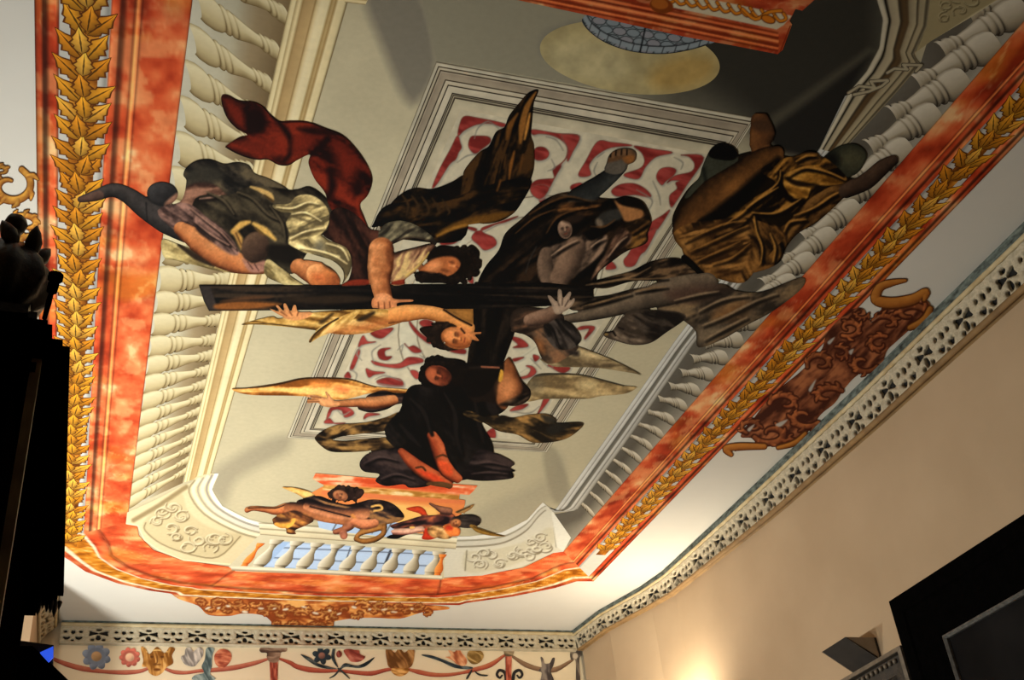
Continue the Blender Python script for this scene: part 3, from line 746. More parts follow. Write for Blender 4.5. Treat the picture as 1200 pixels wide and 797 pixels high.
# ---- coffer: moulded frame and red grotesque panel
Q0 = [(511, 72), (886, 138), (641, 530), (336, 513)]
Q1 = [(540, 128), (832, 181), (618, 516), (377, 498)]
COF = [(0, (96, 84, 66)), (0.03, (190, 178, 152)), (0.08, (196, 184, 158)), (0.09, (70, 58, 44)), (0.11, (70, 58, 44)), (0.12, (186, 172, 146)), (0.16, (180, 166, 138)), (0.17, (64, 52, 40)), (0.19, (64, 52, 40)), (0.20, (170, 154, 130)), (0.23, (150, 134, 112)), (0.36, (160, 144, 120)), (0.37, (72, 60, 46)), (0.39, (72, 60, 46)),
       (0.40, (192, 178, 152)), (0.47, (186, 170, 142)), (0.48, (56, 47, 37)), (0.50, (56, 47, 37)), (0.51, (196, 182, 156)), (0.64, (190, 176, 150)), (0.65, (48, 41, 34)), (0.67, (48, 41, 34)), (0.68, (150, 136, 112)), (0.695, (58, 50, 40)), (0.71, (58, 50, 40)), (0.72, (176, 162, 134)), (0.75, (66, 56, 44)), (0.77, (66, 56, 44)), (0.78, (182, 168, 138)), (0.86, (190, 176, 146)), (1.0, (196, 180, 148))]
def coffer_fn(k, cool):
    def fn(S, Q, X, Y, U, V):
        return lerp_stops(Q, COF) * np.array(cool) * (k * (0.88 + 0.24 * fbm(X / 18, Y / 18, 3)))[..., None]
    return fn
frame_o = empty('painted_coffer_frame', (0, 0, 0)); frame_o.parent = FRESCO; frame_o.location = (0, 0, 0)
frame_o['label'] = 'painted moulded coffer frame around the red scroll panel'
for i, (k, cl) in enumerate(((1.0, (1, 0.99, 0.96)),) * 4):
    a, b = Q0[i], Q0[(i + 1) % 4]; c, d = Q1[i], Q1[(i + 1) % 4]
    ribbon('moulding', [a, b], [c, d], 130, 101, coffer_fn(k, cl), None, 3 + 0.05 * i, frame_o)
RED = (146, 50, 42); CRM = (198, 182, 148); GRY = (140, 134, 118)
cv = Cv(370, 120, 840, 520, CRM, 1.0)
cv.fill([Q1[0], Q1[1], Q1[2], Q1[3]], (198, 182, 148), sil=True, smooth=False, grow=0.6)
cv.grime(0.10, 20)
_h = np.array(Q1, float)
def hom(src, dst):
    A = []; b = []
    for (u, v), (x, y) in zip(src, dst):
        A += [[u, v, 1, 0, 0, 0, -u * x, -v * x], [0, 0, 0, u, v, 1, -u * y, -v * y]]; b += [x, y]
    return np.append(np.linalg.solve(np.array(A), np.array(b)), 1).reshape(3, 3)
HM = hom([(0, 0), (1, 0), (1, 1), (0, 1)], [(544, 136), (826, 184), (614, 512), (381, 494)])
def uv(P):
    P = np.asarray(P, float); q = np.concatenate([P, np.ones((len(P), 1))], 1) @ HM.T; return q[:, :2] / q[:, 2:]
def ring(cu, cv_, r0, r1=None, a0=0, a1=360, n=40):
    return uv([(cu + r0 * math.cos(math.radians(a0 + (a1 - a0) * k / n)), cv_ + (r1 or r0) * math.sin(math.radians(a0 + (a1 - a0) * k / n))) for k in range(n)])
# cream acanthus scrollwork with red ground showing between the scrolls
cv.fill(uv([(0, 0), (0.47, 0), (0.47, 1), (0, 1)]), CRM, smooth=False); cv.fill(uv([(0.535, 0), (1, 0), (1, 1), (0.535, 1)]), CRM, smooth=False)
cv.stroke(ring(0.505, 0.5, 0.405, 0.335), 0.6, (110, 96, 76), smooth=False); cv.stroke(ring(0.505, 0.5, 0.33, 0.275), 0.6, (110, 96, 76), smooth=False)
cv.stroke(ring(0.505, 0.5, 0.367, 0.305), 9.5, (202, 190, 158), smooth=False, a=0.8)
def red(fr, *polys):
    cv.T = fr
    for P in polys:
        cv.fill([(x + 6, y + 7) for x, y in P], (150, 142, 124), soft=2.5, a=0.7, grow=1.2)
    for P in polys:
        cv.fill(P, (112, 66, 54), grow=0.7); cv.fold(P, 20, 9, [(118, 36, 30), (146, 50, 42), (160, 62, 52)], 0.8, len(P), soft=1.0)
    cv.T = (0, 0, 1)
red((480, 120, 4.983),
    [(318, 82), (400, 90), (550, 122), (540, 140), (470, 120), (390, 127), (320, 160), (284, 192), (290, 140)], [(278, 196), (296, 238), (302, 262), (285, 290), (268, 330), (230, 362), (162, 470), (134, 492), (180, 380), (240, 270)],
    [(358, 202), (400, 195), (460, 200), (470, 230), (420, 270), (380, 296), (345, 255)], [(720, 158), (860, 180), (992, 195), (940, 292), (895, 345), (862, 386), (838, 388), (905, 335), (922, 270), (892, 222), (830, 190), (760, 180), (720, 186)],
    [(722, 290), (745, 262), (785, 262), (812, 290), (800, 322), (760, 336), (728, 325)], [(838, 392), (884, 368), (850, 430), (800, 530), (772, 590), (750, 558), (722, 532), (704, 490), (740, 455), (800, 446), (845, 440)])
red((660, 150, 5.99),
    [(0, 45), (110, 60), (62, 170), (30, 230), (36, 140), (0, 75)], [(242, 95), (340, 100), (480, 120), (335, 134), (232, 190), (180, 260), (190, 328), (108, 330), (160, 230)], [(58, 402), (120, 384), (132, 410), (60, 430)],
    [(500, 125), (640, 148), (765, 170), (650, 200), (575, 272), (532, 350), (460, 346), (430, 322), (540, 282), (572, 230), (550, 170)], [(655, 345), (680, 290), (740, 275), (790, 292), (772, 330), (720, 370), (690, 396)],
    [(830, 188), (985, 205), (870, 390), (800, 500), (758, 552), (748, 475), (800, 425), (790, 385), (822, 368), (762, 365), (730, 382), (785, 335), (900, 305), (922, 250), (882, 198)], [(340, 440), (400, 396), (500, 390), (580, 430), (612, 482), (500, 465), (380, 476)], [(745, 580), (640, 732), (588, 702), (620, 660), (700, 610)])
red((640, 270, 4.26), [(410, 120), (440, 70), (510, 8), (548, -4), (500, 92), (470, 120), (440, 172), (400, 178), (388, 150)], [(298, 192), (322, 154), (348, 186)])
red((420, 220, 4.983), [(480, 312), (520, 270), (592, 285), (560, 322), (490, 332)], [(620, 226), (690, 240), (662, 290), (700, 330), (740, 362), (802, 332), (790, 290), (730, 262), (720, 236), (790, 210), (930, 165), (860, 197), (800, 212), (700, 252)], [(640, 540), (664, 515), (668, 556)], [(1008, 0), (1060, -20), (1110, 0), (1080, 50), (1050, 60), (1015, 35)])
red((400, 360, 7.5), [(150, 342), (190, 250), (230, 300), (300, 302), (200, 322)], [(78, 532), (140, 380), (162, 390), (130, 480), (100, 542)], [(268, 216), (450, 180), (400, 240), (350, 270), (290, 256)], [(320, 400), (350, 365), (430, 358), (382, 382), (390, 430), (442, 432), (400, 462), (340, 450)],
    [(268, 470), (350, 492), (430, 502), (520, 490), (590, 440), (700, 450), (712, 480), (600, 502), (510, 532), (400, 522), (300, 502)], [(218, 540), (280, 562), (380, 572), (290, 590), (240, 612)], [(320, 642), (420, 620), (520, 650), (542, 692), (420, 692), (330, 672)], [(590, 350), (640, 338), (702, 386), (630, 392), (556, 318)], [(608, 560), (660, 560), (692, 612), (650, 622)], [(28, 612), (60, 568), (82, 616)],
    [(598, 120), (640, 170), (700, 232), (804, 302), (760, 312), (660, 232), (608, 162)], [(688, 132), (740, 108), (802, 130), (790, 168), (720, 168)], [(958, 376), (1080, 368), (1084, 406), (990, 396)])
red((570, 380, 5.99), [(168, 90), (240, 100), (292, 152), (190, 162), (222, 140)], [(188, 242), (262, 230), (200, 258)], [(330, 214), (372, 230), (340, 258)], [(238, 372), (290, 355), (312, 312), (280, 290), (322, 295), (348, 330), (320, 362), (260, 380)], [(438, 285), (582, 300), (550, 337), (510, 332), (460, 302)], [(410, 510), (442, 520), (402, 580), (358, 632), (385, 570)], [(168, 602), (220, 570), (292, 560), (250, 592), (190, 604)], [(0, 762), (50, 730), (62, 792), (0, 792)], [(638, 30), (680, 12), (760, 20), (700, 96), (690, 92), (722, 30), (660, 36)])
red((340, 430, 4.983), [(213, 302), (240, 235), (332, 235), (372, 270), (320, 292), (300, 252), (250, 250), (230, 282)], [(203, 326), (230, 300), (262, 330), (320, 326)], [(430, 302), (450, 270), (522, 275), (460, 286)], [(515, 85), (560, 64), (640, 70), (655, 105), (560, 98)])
# grey modelling of the leaves
for P in ([(584, 150), (572, 142), (560, 150), (556, 162)], [(536, 190), (548, 182), (562, 180)], [(640, 160), (652, 164), (660, 176)], [(646, 186), (650, 196), (642, 200)], [(700, 190), (696, 200), (700, 208)], [(708, 178), (700, 184)], [(746, 222), (764, 234), (760, 246)], [(790, 184), (800, 190), (798, 198)], [(765, 212), (772, 228), (774, 240)], [(446, 404), (436, 412), (438, 424)], [(424, 404), (418, 414), (424, 422)], [(466, 410), (472, 404), (470, 414)], [(492, 416), (500, 422), (498, 430)], [(440, 444), (452, 440), (470, 446)], [(410, 432), (418, 438), (416, 446)], [(395, 480), (402, 486), (410, 482)], [(622, 420), (634, 432)], [(632, 418), (642, 430)], [(640, 420), (648, 430)], [(600, 482), (620, 484), (632, 476)]):
    cv.stroke(P, [0.5, 1.0, 0.5], (128, 120, 104), soft=1.4, a=0.85)
cv.grime(0.08, 9)
cv.build('painted_scroll_panel', 'painted red panel with cream acanthus scrolls', 2.2)

# ---- gilded scroll cartouches outside the marble border
def cartouche(cv, spots, dk, lo, hi, rnd):
    """acanthus scrolls: curling stems with ragged leaf lobes"""
    stems = []
    for (x, y, r, a0, sg, sq) in spots:
        n = 14; tn = rnd.uniform(4.2, 6.2)
        P = [(x + r * (1 - 0.7 * t / n) * math.cos(math.radians(a0) + sg * tn * t / n), y + sq * r * (1 - 0.7 * t / n) * math.sin(math.radians(a0) + sg * tn * t / n)) for t in range(n + 1)]
        stems.append((P, r * 0.17))
        for k in range(1, 11, 2):
            (px_, py_), (qx, qy) = P[k], P[k + 1]; dx, dy = qx - px_, qy - py_; L = math.hypot(dx, dy) or 1
            nx, ny = -dy / L * -sg, dx / L * -sg; ll = r * rnd.uniform(0.22, 0.42)
            stems.append(([(px_, py_), (px_ + nx * ll * 0.6 + dx * 0.2, py_ + ny * ll * 0.6 + dy * 0.2), (px_ + nx * ll + dx * 0.9, py_ + ny * ll + dy * 0.9)], r * 0.10))
    for P, w_ in stems: cv.stroke(P, [w_ * 0.7 + 0.8, w_ + 0.9, w_ * 0.4 + 0.6], dk, sil=True)
    for P, w_ in stems:
        j = rnd.uniform(0.8, 1.1); c = lambda q: tuple(v * j for v in q)
        cv.tube(P, [w_ * 0.7, w_, w_ * 0.3], [c(lo), c(tuple((a + b) / 2 for a, b in zip(lo, hi))), c(hi)], noise=0.9)
rnd = random.Random(5)
cv = Cv(840, 318, 1098, 545, (110, 58, 30), 1.0).fr(840, 320, 3.623)
body = [(440, 330), (470, 250), (560, 160), (620, 150), (650, 200), (700, 150), (760, 110), (880, 110), (905, 150), (860, 200), (760, 290), (720, 330), (690, 400), (600, 430), (540, 490), (500, 550), (440, 600), (370, 690), (300, 720), (200, 735), (150, 700), (100, 690), (160, 610), (230, 520), (300, 460), (350, 420)]
cv.fold(body, -45, 9, [(66, 30, 18), (118, 64, 38), (166, 98, 58)], 1.2, 3, sil=True)
S_ = [(820, 170, 78, 40, -1, 0.6), (720, 210, 60, 200, 1, 0.6), (690, 300, 55, 300, -1, 0.7), (620, 380, 62, 20, 1, 0.7), (440, 380, 60, 160, 1, 0.75), (560, 230, 55, 120, -1, 0.7), (520, 340, 45, 250, 1, 0.7), (290, 550, 66, 180, 1, 0.65), (470, 520, 70, 330, -1, 0.6), (370, 610, 70, 30, 1, 0.65), (230, 680, 75, 160, -1, 0.6), (330, 690, 50, 340, 1, 0.6), (150, 650, 50, 120, 1, 0.6), (610, 170, 34, 0, 1, 0.7)]
sc = [(840 + x / 3.623, 320 + y / 3.623, r / 3.623, a, s, q) for x, y, r, a, s, q in S_]
cv.T = (0, 0, 1)
cartouche(cv, sc, (64, 26, 14), (96, 44, 26), (196, 112, 58), rnd)  # russet pigment, its darker tone partly the weaker light on this side
cv.T = (840, 320, 3.623)
for P, wd in (([(800, 30), (740, 40), (690, 60), (675, 110), (740, 125), (830, 110), (885, 80), (880, 110)], (1.5, 4, 5, 6, 6, 5, 2)), ([(905, 150), (880, 200), (820, 230)], (3, 5, 3)), ([(60, 770), (40, 745), (100, 735), (200, 735)], (2, 4, 4, 3)), ([(260, 740), (330, 720), (375, 680)], (2, 3, 2))):
    cv.stroke(P, [w_ + 0.9 for w_ in wd], (78, 36, 14), sil=True); cv.tube(P, wd, [(112, 60, 22), (166, 98, 36), (202, 132, 54)])
for P in ([(690, 180), (650, 210), (670, 195)], [(470, 290), (500, 270), (480, 300)], [(560, 330), (580, 320), (570, 345)], [(390, 490), (420, 450), (400, 500)], [(130, 660), (160, 640), (140, 670)], [(250, 640), (300, 620), (270, 650)]):
    cv.fill(P, (176, 166, 150), soft=1.5)
cv.build('painted_cartouche', 'painted russet scroll cartouche touching the cornice of the plain wall', 6)
cv = Cv(195, 692, 540, 742, (170, 96, 40), 1.0).fr(190, 660, 3.333)
cv.fold([(60, 130), (300, 138), (560, 145), (860, 155), (1080, 165), (1120, 178), (1020, 190), (930, 215), (830, 212), (740, 215), (660, 230), (640, 248), (540, 245), (450, 245), (400, 205), (320, 195), (260, 205), (180, 200), (140, 165)], 5, 7, [(140, 62, 26), (204, 116, 52), (236, 168, 90)], 1.2, 5, sil=True)
cv.T = (0, 0, 1)
sp_ = []
for k in range(26):
    x = 235 + k * 10.6; sp_.append((x, 706 + (x - 235) * 0.018 + 6 * (k % 2) + (5 if 300 < x < 420 else 0), rnd.uniform(5, 9), rnd.uniform(0, 360), rnd.choice((-1, 1)), 0.5))
for k in range(7): sp_.append((325 + k * 10, 731 + (k % 2) * 2, 6, rnd.uniform(0, 360), rnd.choice((-1, 1)), 0.45))
cartouche(cv, sp_, (128, 58, 22), (158, 78, 34), (244, 178, 96), rnd)
for k in range(16):
    x = 240 + k * 16; cv.ell(x + rnd.uniform(-5, 5), 710 + (x - 240) * 0.02 + rnd.uniform(-4, 6), rnd.uniform(1.5, 4), rnd.uniform(0.8, 1.4), rnd.uniform(-20, 20), (232, 216, 186), soft=1.5)
cv.build('painted_cartouche', 'painted golden scroll cartouche above the flower frieze', 6)
cv = Cv(-40, 190, 48, 372, (170, 120, 40), 1.0)
cv.T = (0, 0, 1)
sl_ = [(12, 218, 27, 300, 1, 0.85), (-12, 226, 22, 200, -1, 0.8), (30, 262, 20, 210, 1, 0.6), (0, 285, 26, 300, 1, 0.7), (34, 285, 18, 60, -1, 0.7), (34, 325, 18, 270, 1, 0.9), (-10, 320, 26, 100, -1, 0.8), (28, 350, 16, 180, 1, 0.6), (0, 200, 16, 90, 1, 0.5)]
cartouche(cv, sl_, (84, 46, 20), (128, 70, 24), (224, 160, 62), rnd)
cv.stroke([(2, 300), (20, 290), (36, 300), (44, 285)], 3.5, (178, 92, 60), sil=True); cv.stroke([(-20, 285), (0, 275), (20, 290)], [5, 6, 4], (184, 100, 66), sil=True)
cv.stroke([(2, 300), (20, 290), (36, 300)], 1.4, (216, 150, 120))
cv.build('painted_cartouche', 'painted golden scroll cartouche beside the dark urn finial', 6)

# ------------------------------------------------------------------ painted figures
FL = [(96, 44, 22), (176, 106, 62), (214, 150, 100)]           # lit flesh
FLD = [(48, 26, 16), (112, 70, 46), (160, 112, 80)]            # dim flesh
def figure(name, label):
    e = empty(name); e.parent = FRESCO; e['label'] = label
    return e
def face(cv, cx, cy, rx, ry, rot, cols, L=(-0.4, -0.9), dark=(40, 20, 12), up=1):
    """head with brow, eyes, nose and mouth; rot turns the face axis in the picture"""
    cv.ell(cx, cy, rx, ry, rot, cols[1], sil=True, shade=cols, L=L)
    c, s = math.cos(math.radians(rot)), math.sin(math.radians(rot))
    T = lambda a, b: (cx + a * rx * c - b * ry * s, cy + a * rx * s + b * ry * c)
    k = 1.0
    # face axis along -x..x of the local frame: brow at -0.1, mouth at +0.55
    lt = tuple(min(245, v * 1.12) for v in cols[2])
    cv.ell(*T(-0.45, 0.0), 0.38 * rx, 0.55 * ry, rot, lt, soft=4, a=0.5)
    for b in (-0.36, 0.36):
        cv.ell(*T(-0.06, b), 0.17 * rx, 0.24 * ry, rot, dark, soft=2.5, a=0.5)
        cv.stroke([T(-0.16, b - 0.22), T(-0.2, b), T(-0.14, b + 0.2)], 0.5, dark, a=0.5)
    cv.stroke([T(-0.1, 0.0), T(0.24, 0.0)], [0.6, 1.0], lt, soft=1.5, a=0.7)
    cv.stroke([T(0.27, -0.12), T(0.31, 0.12)], 0.7, dark, soft=1.5, a=0.5)
    cv.stroke([T(0.52, -0.18), T(0.54, 0.18)], 0.7, (120, 40, 28), soft=1.2, a=0.7)
    cv.ell(*T(0.1, -0.5), 0.25 * rx, 0.2 * ry, rot, (190, 90, 60), soft=3, a=0.25)

# ---- left angel, swooping, with pale yellow cloth
fg = figure('painted_angel', 'painted swooping angel in dark gown with pale yellow cloth, arm across the marble border')
cv = Cv(88, 175, 420, 350, (40, 36, 32)).fr(90, 100, 4.983)
DG = [(30, 27, 25), (64, 57, 48), (98, 86, 66)]
cv.fold([(640, 475), (700, 435), (780, 428), (860, 455), (930, 445), (1000, 460), (1040, 510), (1120, 540), (1230, 600), (1300, 700), (1300, 900), (900, 900), (600, 860), (430, 800), (410, 740), (450, 700), (600, 680), (640, 560), (622, 520)], 30, 14, DG, 1.0, 2, sil=True)
cv.tube([(22, 662), (110, 640), (210, 608), (300, 640), (400, 715), (520, 790), (640, 850)], [3.5, 6.5, 8, 9.5, 12, 14, 13], [(22, 21, 22), (54, 50, 50), (92, 82, 80)], sil=True)
cv.tube([(24, 664), (70, 655), (130, 640)], [3.4, 5.5, 6], [(44, 28, 24), (84, 60, 52), (110, 84, 74)])
cv.stroke([(405, 680), (410, 760), (415, 797)], 0.7, (24, 24, 26), a=0.8)
cv.ell(500, 628, 90, 68, 5, (44, 42, 44), sil=True, shade=[(24, 23, 25), (50, 48, 50), (72, 70, 72)])
cv.fold([(510, 690), (600, 610), (690, 565), (770, 560), (840, 600), (885, 660), (820, 690), (700, 722), (560, 716)], -15, 13, [(66, 42, 36), (108, 74, 60), (148, 106, 88)], 1.0, 4, soft=3)
cv.fill([(630, 520), (700, 470), (800, 470), (860, 520), (800, 560), (700, 555), (640, 560)], (58, 54, 46), soft=8)
cv.fold([(560, 770), (700, 730), (860, 720), (930, 760), (900, 850), (760, 860), (620, 830)], 20, 12, [(54, 38, 36), (104, 76, 70), (146, 110, 100)], 1, 9, soft=4)
cv.fr(230, 220, 4.983)
cv.fold([(0, 60), (200, 40), (330, -10), (560, 10), (660, -10), (750, 50), (790, 120), (780, 240), (700, 300), (620, 420), (560, 500), (430, 460), (300, 440), (150, 330), (0, 250)], 35, 15, [(28, 23, 18), (54, 47, 36), (84, 74, 56)], 0.9, 6, sil=True)
cv.fold([(-220, 130), (-60, 90), (80, 190), (180, 270), (250, 380), (230, 400), (120, 350), (0, 270), (-120, 240)], 35, 12, [(52, 36, 34), (104, 78, 72), (146, 110, 100)], 0.9, 3, soft=3, sil=True)
cv.fold([(-200, 300), (-120, 320), (0, 370), (80, 420), (180, 470), (320, 492), (440, 480), (400, 500), (280, 500), (120, 480), (0, 450), (-120, 420), (-190, 400)], 15, 9, [(120, 104, 66), (168, 150, 100), (200, 184, 132)], 0.8, 3, sil=True)
cv.tube([(-90, 235), (0, 300), (120, 380), (250, 440), (380, 470)], [7, 12, 14, 11, 5], FL, L=(0.3, -0.6), sil=True)
cv.stroke([(-100, 330), (0, 400), (100, 455)], [2, 3.5, 1], (56, 42, 30), soft=2.5)
cv.fold([(0, 150), (100, 190), (190, 270), (250, 375), (200, 385), (100, 320), (0, 240)], 38, 8, [(52, 36, 34), (104, 78, 72), (146, 110, 100)], 0.9, 3, soft=3)
cv.stroke([(215, 252), (262, 212), (310, 196)], [3, 4, 2], (196, 154, 82), soft=3); cv.stroke([(225, 255), (250, 290), (268, 350)], [3, 4, 2], (186, 140, 74), soft=3); cv.stroke([(232, 262), (262, 330)], 1, (110, 76, 40), soft=2)
cv.ell(345, 345, 78, 92, 15, (80, 58, 46), shade=[(44, 30, 24), (80, 58, 46), (116, 88, 68)], soft=3)
cv.fill([(270, 410), (330, 440), (400, 420), (430, 450), (380, 490), (310, 485)], (158, 112, 98), soft=3); cv.stroke([(300, 430), (330, 470)], 0.7, (96, 60, 54)); cv.stroke([(340, 440), (365, 480)], 0.7, (96, 60, 54))
cv.stroke([(335, 205), (400, 245), (462, 298)], [2, 4, 1.5], (196, 156, 84), soft=3); cv.stroke([(345, 232), (400, 275)], [1, 1.6, .6], (110, 80, 42), soft=2)
cv.stroke([(318, -10), (380, 12), (430, 40), (450, 66)], [1, 2.6, 3.4, 1], (190, 156, 96), soft=2); cv.stroke([(400, 40), (450, 74)], 1.2, (90, 66, 36), soft=2)
cv.fill([(425, 330), (560, 335), (612, 400), (612, 475), (540, 440), (430, 400)], (30, 24, 19), soft=5)
cv.fold([(415, 420), (480, 460), (560, 520), (660, 590), (560, 575), (470, 545), (405, 505)], 35, 8, [(120, 104, 66), (170, 152, 104), (196, 180, 130)], 0.7, 2, sil=True)
cv.tube([(600, 460), (700, 500), (790, 545)], [9, 15, 10], FL, sil=True)
cv.ell(740, 520, 105, 70, 30, FL[1], shade=[(120, 50, 24), (190, 112, 62), (228, 164, 110)], sil=True, soft=2)
cv.ell(715, 520, 36, 20, 20, (196, 96, 52), soft=9, a=0.7)
cv.fill([(740, 400), (790, 430), (840, 480), (800, 480), (750, 450)], (66, 40, 24), soft=6)
PY = [(98, 86, 60), (160, 142, 98), (210, 190, 136)]
cv.fold([(450, 100), (540, 95), (590, 50), (660, 42), (730, 80), (772, 150), (760, 220), (715, 272), (640, 320), (545, 320), (550, 260), (530, 200), (560, 140), (500, 132)], -20, 11, PY, 1.1, 4, sil=True)
cv.fold([(545, 315), (640, 300), (720, 275), (780, 310), (860, 330), (908, 400), (895, 490), (850, 562), (862, 520), (850, 470), (790, 420), (680, 385), (600, 352)], 45, 11, PY, 1.0, 8, sil=True)
cv.ell(720, 345, 30, 45, 10, (104, 100, 86), soft=8, a=0.8); cv.stroke([(560, 160), (650, 190), (740, 210)], 1.4, (96, 84, 60), soft=3, a=0.8); cv.stroke([(590, 330), (700, 370), (830, 400)], 1.4, (228, 212, 160), soft=3, a=0.8)
cv.stroke([(850, 470), (862, 520), (848, 560)], 1.2, (60, 40, 24))
cv.ridges((92, 78, 50), (226, 208, 158), [[(470, 108), (560, 115), (650, 80), (710, 90)], [(560, 150), (640, 140), (730, 190)], [(550, 290), (640, 250), (740, 230)], [(600, 345), (700, 360), (800, 390), (880, 440)], [(760, 320), (850, 350), (890, 420)]], 1.1)
cv.ridges((34, 24, 22), (164, 124, 110), [[(-40, 110), (60, 190), (150, 260), (230, 350)], [(0, 200), (90, 270), (190, 330)], [(20, 60), (100, 50), (140, 40)]], 1.2)
cv.ridges((22, 18, 15), (96, 84, 64), [[(60, 20), (160, 70), (220, 150)], [(240, 20), (330, 60), (420, 150), (500, 190)], [(430, 100), (500, 200), (520, 300)]], 1.6)
cv.build('body', None, 8, fg, model=0.16)

# ---- second angel: red drapery, brown tunic, dark wings, arm on the beam
fg = figure('painted_angel', 'painted angel with red flying drapery and dark raised wing gripping the beam')
cv = Cv(420, 100, 640, 300, (20, 14, 9)).fr(420, 80, 4.983)
WG = [(9, 6, 4), (30, 20, 11), (84, 54, 24)]
cv.fold([(180, 800), (260, 722), (340, 695), (430, 702), (540, 662), (600, 625), (615, 640), (640, 800), (600, 1000), (300, 1000), (130, 950)], -15, 10, WG, 1.0, 3, sil=True)
cv.fold([(612, 660), (618, 590), (700, 490), (760, 450), (800, 370), (850, 340), (880, 270), (940, 195), (990, 140), (1048, 124), (1022, 200), (1012, 300), (1005, 390), (1022, 450), (1022, 580), (990, 680), (930, 800), (850, 880), (700, 900), (600, 800)], -72, 8, WG, 0.7, 5, sil=True, stretch=7)
cv.fold([(500, 780), (700, 700), (1000, 640), (940, 800), (870, 868), (800, 890), (640, 910), (520, 940), (440, 980), (350, 920), (260, 890), (150, 910), (90, 925), (85, 905), (180, 790)], -14, 9, WG, 0.8, 7, sil=True)
for P, wd, c in (([(1035, 135), (985, 220), (955, 330), (945, 430)], [1, 3.5, 4, 1.5], (146, 96, 42)), ([(1000, 260), (985, 340), (970, 410)], [1, 2, 1], (190, 130, 60)), ([(930, 260), (885, 330), (865, 410)], [1, 3.4, 1.5], (124, 78, 32)), ([(910, 480), (890, 560), (880, 640)], [1, 2.4, 1], (140, 86, 34)), ([(830, 650), (810, 710)], [1.5, 1], (120, 74, 30)), ([(960, 500), (940, 600)], [1, 1.5, .6], (110, 68, 28)), ([(860, 500), (850, 580)], [.8, 1.4, .6], (96, 60, 26))):
    cv.stroke(P, wd, c, soft=2.5)
cv.stroke([(460, 970), (560, 918), (680, 885), (800, 865), (870, 845)], [2, 4, 5, 5, 2], (116, 76, 26), soft=4); cv.stroke([(460, 975), (560, 928), (700, 895)], [1, 2, 1], (150, 104, 40), soft=2)
for k in range(5): cv.stroke([(250 + 60 * k, 730 + 8 * k), (290 + 60 * k, 790 + 10 * k), (280 + 60 * k, 850)], [0.8, 1.8, 0.6], (70, 48, 26), soft=2)
cv.build('wing', 'dark brown raised wing with golden feathers', 8.5, fg, model=0.12)
cv = Cv(255, 105, 440, 270, (104, 28, 16)).fr(240, 100, 4.983)
RD = [(40, 10, 8), (104, 28, 16), (142, 44, 24)]
red = [(95, 75), (105, 52), (140, 55), (200, 85), (280, 92), (340, 120), (390, 170), (440, 205), (500, 202), (600, 208), (700, 245), (800, 285), (870, 350), (930, 430), (970, 510), (975, 570), (950, 640), (905, 695), (930, 770), (950, 840), (880, 830), (740, 720), (700, 620), (640, 540), (605, 450), (612, 400), (540, 432), (490, 462), (430, 460), (370, 430), (300, 430), (210, 405), (125, 360), (130, 345), (200, 300), (250, 285), (190, 250), (140, 200), (110, 140)]
cv.fold(red, 25, 16, RD, 0.9, 2, sil=True)
cv.fill([(235, 190), (270, 140), (330, 140), (358, 190), (350, 250), (310, 278), (250, 275), (238, 230)], (38, 10, 9), soft=7)
cv.fill([(120, 80), (200, 110), (230, 180), (230, 250), (180, 220), (135, 150)], (120, 34, 20), soft=7)
cv.fill([(140, 350), (220, 310), (350, 290), (450, 320), (470, 400), (400, 420), (280, 410)], (136, 40, 22), soft=9, a=0.85)
cv.stroke([(390, 170), (450, 230), (500, 310), (500, 390), (460, 440)], [1.5, 3.5, 3, 2], (44, 11, 9), soft=5)
cv.stroke([(715, 310), (660, 370), (620, 400)], [4, 3.5, 2], (40, 10, 8), soft=5); cv.fill([(540, 245), (650, 240), (740, 275), (690, 290), (600, 280)], (50, 13, 10), soft=6)
cv.stroke([(730, 490), (745, 580), (720, 650)], [3, 5, 3], (44, 11, 9), soft=7); cv.fill([(860, 590), (915, 545), (920, 620), (890, 660)], (46, 12, 10), soft=7)
cv.fill([(520, 300), (640, 300), (600, 380), (520, 400)], (126, 36, 20), soft=9); cv.fill([(760, 330), (850, 380), (900, 480), (820, 560), (770, 450)], (124, 36, 20), soft=14)
cv.fill([(880, 660), (920, 640), (900, 700), (940, 800), (900, 780)], (150, 46, 24), soft=6)
cv.stroke([(340, 120), (390, 172), (440, 207), (600, 210), (700, 247), (800, 287)], 0.8, (38, 9, 8)); cv.stroke([(125, 358), (210, 403), (300, 428), (370, 428), (430, 458), (490, 460), (610, 402)], 0.8, (38, 9, 8))
cv.build('drapery', 'twisting dark red drapery', 9, fg, model=0.16)
cv = Cv(375, 235, 570, 368, (60, 34, 26)).fr(230, 220, 4.983)
cv.fold([(770, 230), (790, 130), (870, 115), (960, 175), (1010, 235), (1085, 258), (1070, 330), (1010, 380), (1010, 500), (1010, 560), (850, 568), (890, 530), (908, 440), (880, 350), (800, 310), (740, 270)], 60, 15, [(34, 18, 15), (70, 38, 29), (102, 58, 44)], 0.8, 5, sil=True)
cv.fill([(850, 566), (900, 535), (1005, 532), (1012, 560)], (142, 46, 26), soft=2)
cv.fr(420, 220, 4.983)
cv.fold([(180, 390), (330, 345), (450, 318), (420, 370), (380, 430), (330, 485), (270, 535), (268, 558), (195, 560), (185, 460)], -55, 7, [(104, 66, 48), (158, 116, 88), (196, 166, 112)], 0.8, 6, sil=True)
cv.fill([(195, 545), (270, 530), (268, 558), (195, 560)], (148, 48, 28), soft=1.5); cv.stroke([(280, 510), (370, 430), (410, 375)], 1.2, (196, 166, 96), soft=2)
cv.fold([(108, 365), (118, 300), (130, 235), (175, 198), (260, 188), (350, 220), (430, 278), (455, 325), (380, 300), (290, 290), (200, 325)], -30, 10, [(54, 48, 40), (106, 98, 78), (152, 142, 112)], 1.0, 3, sil=True)
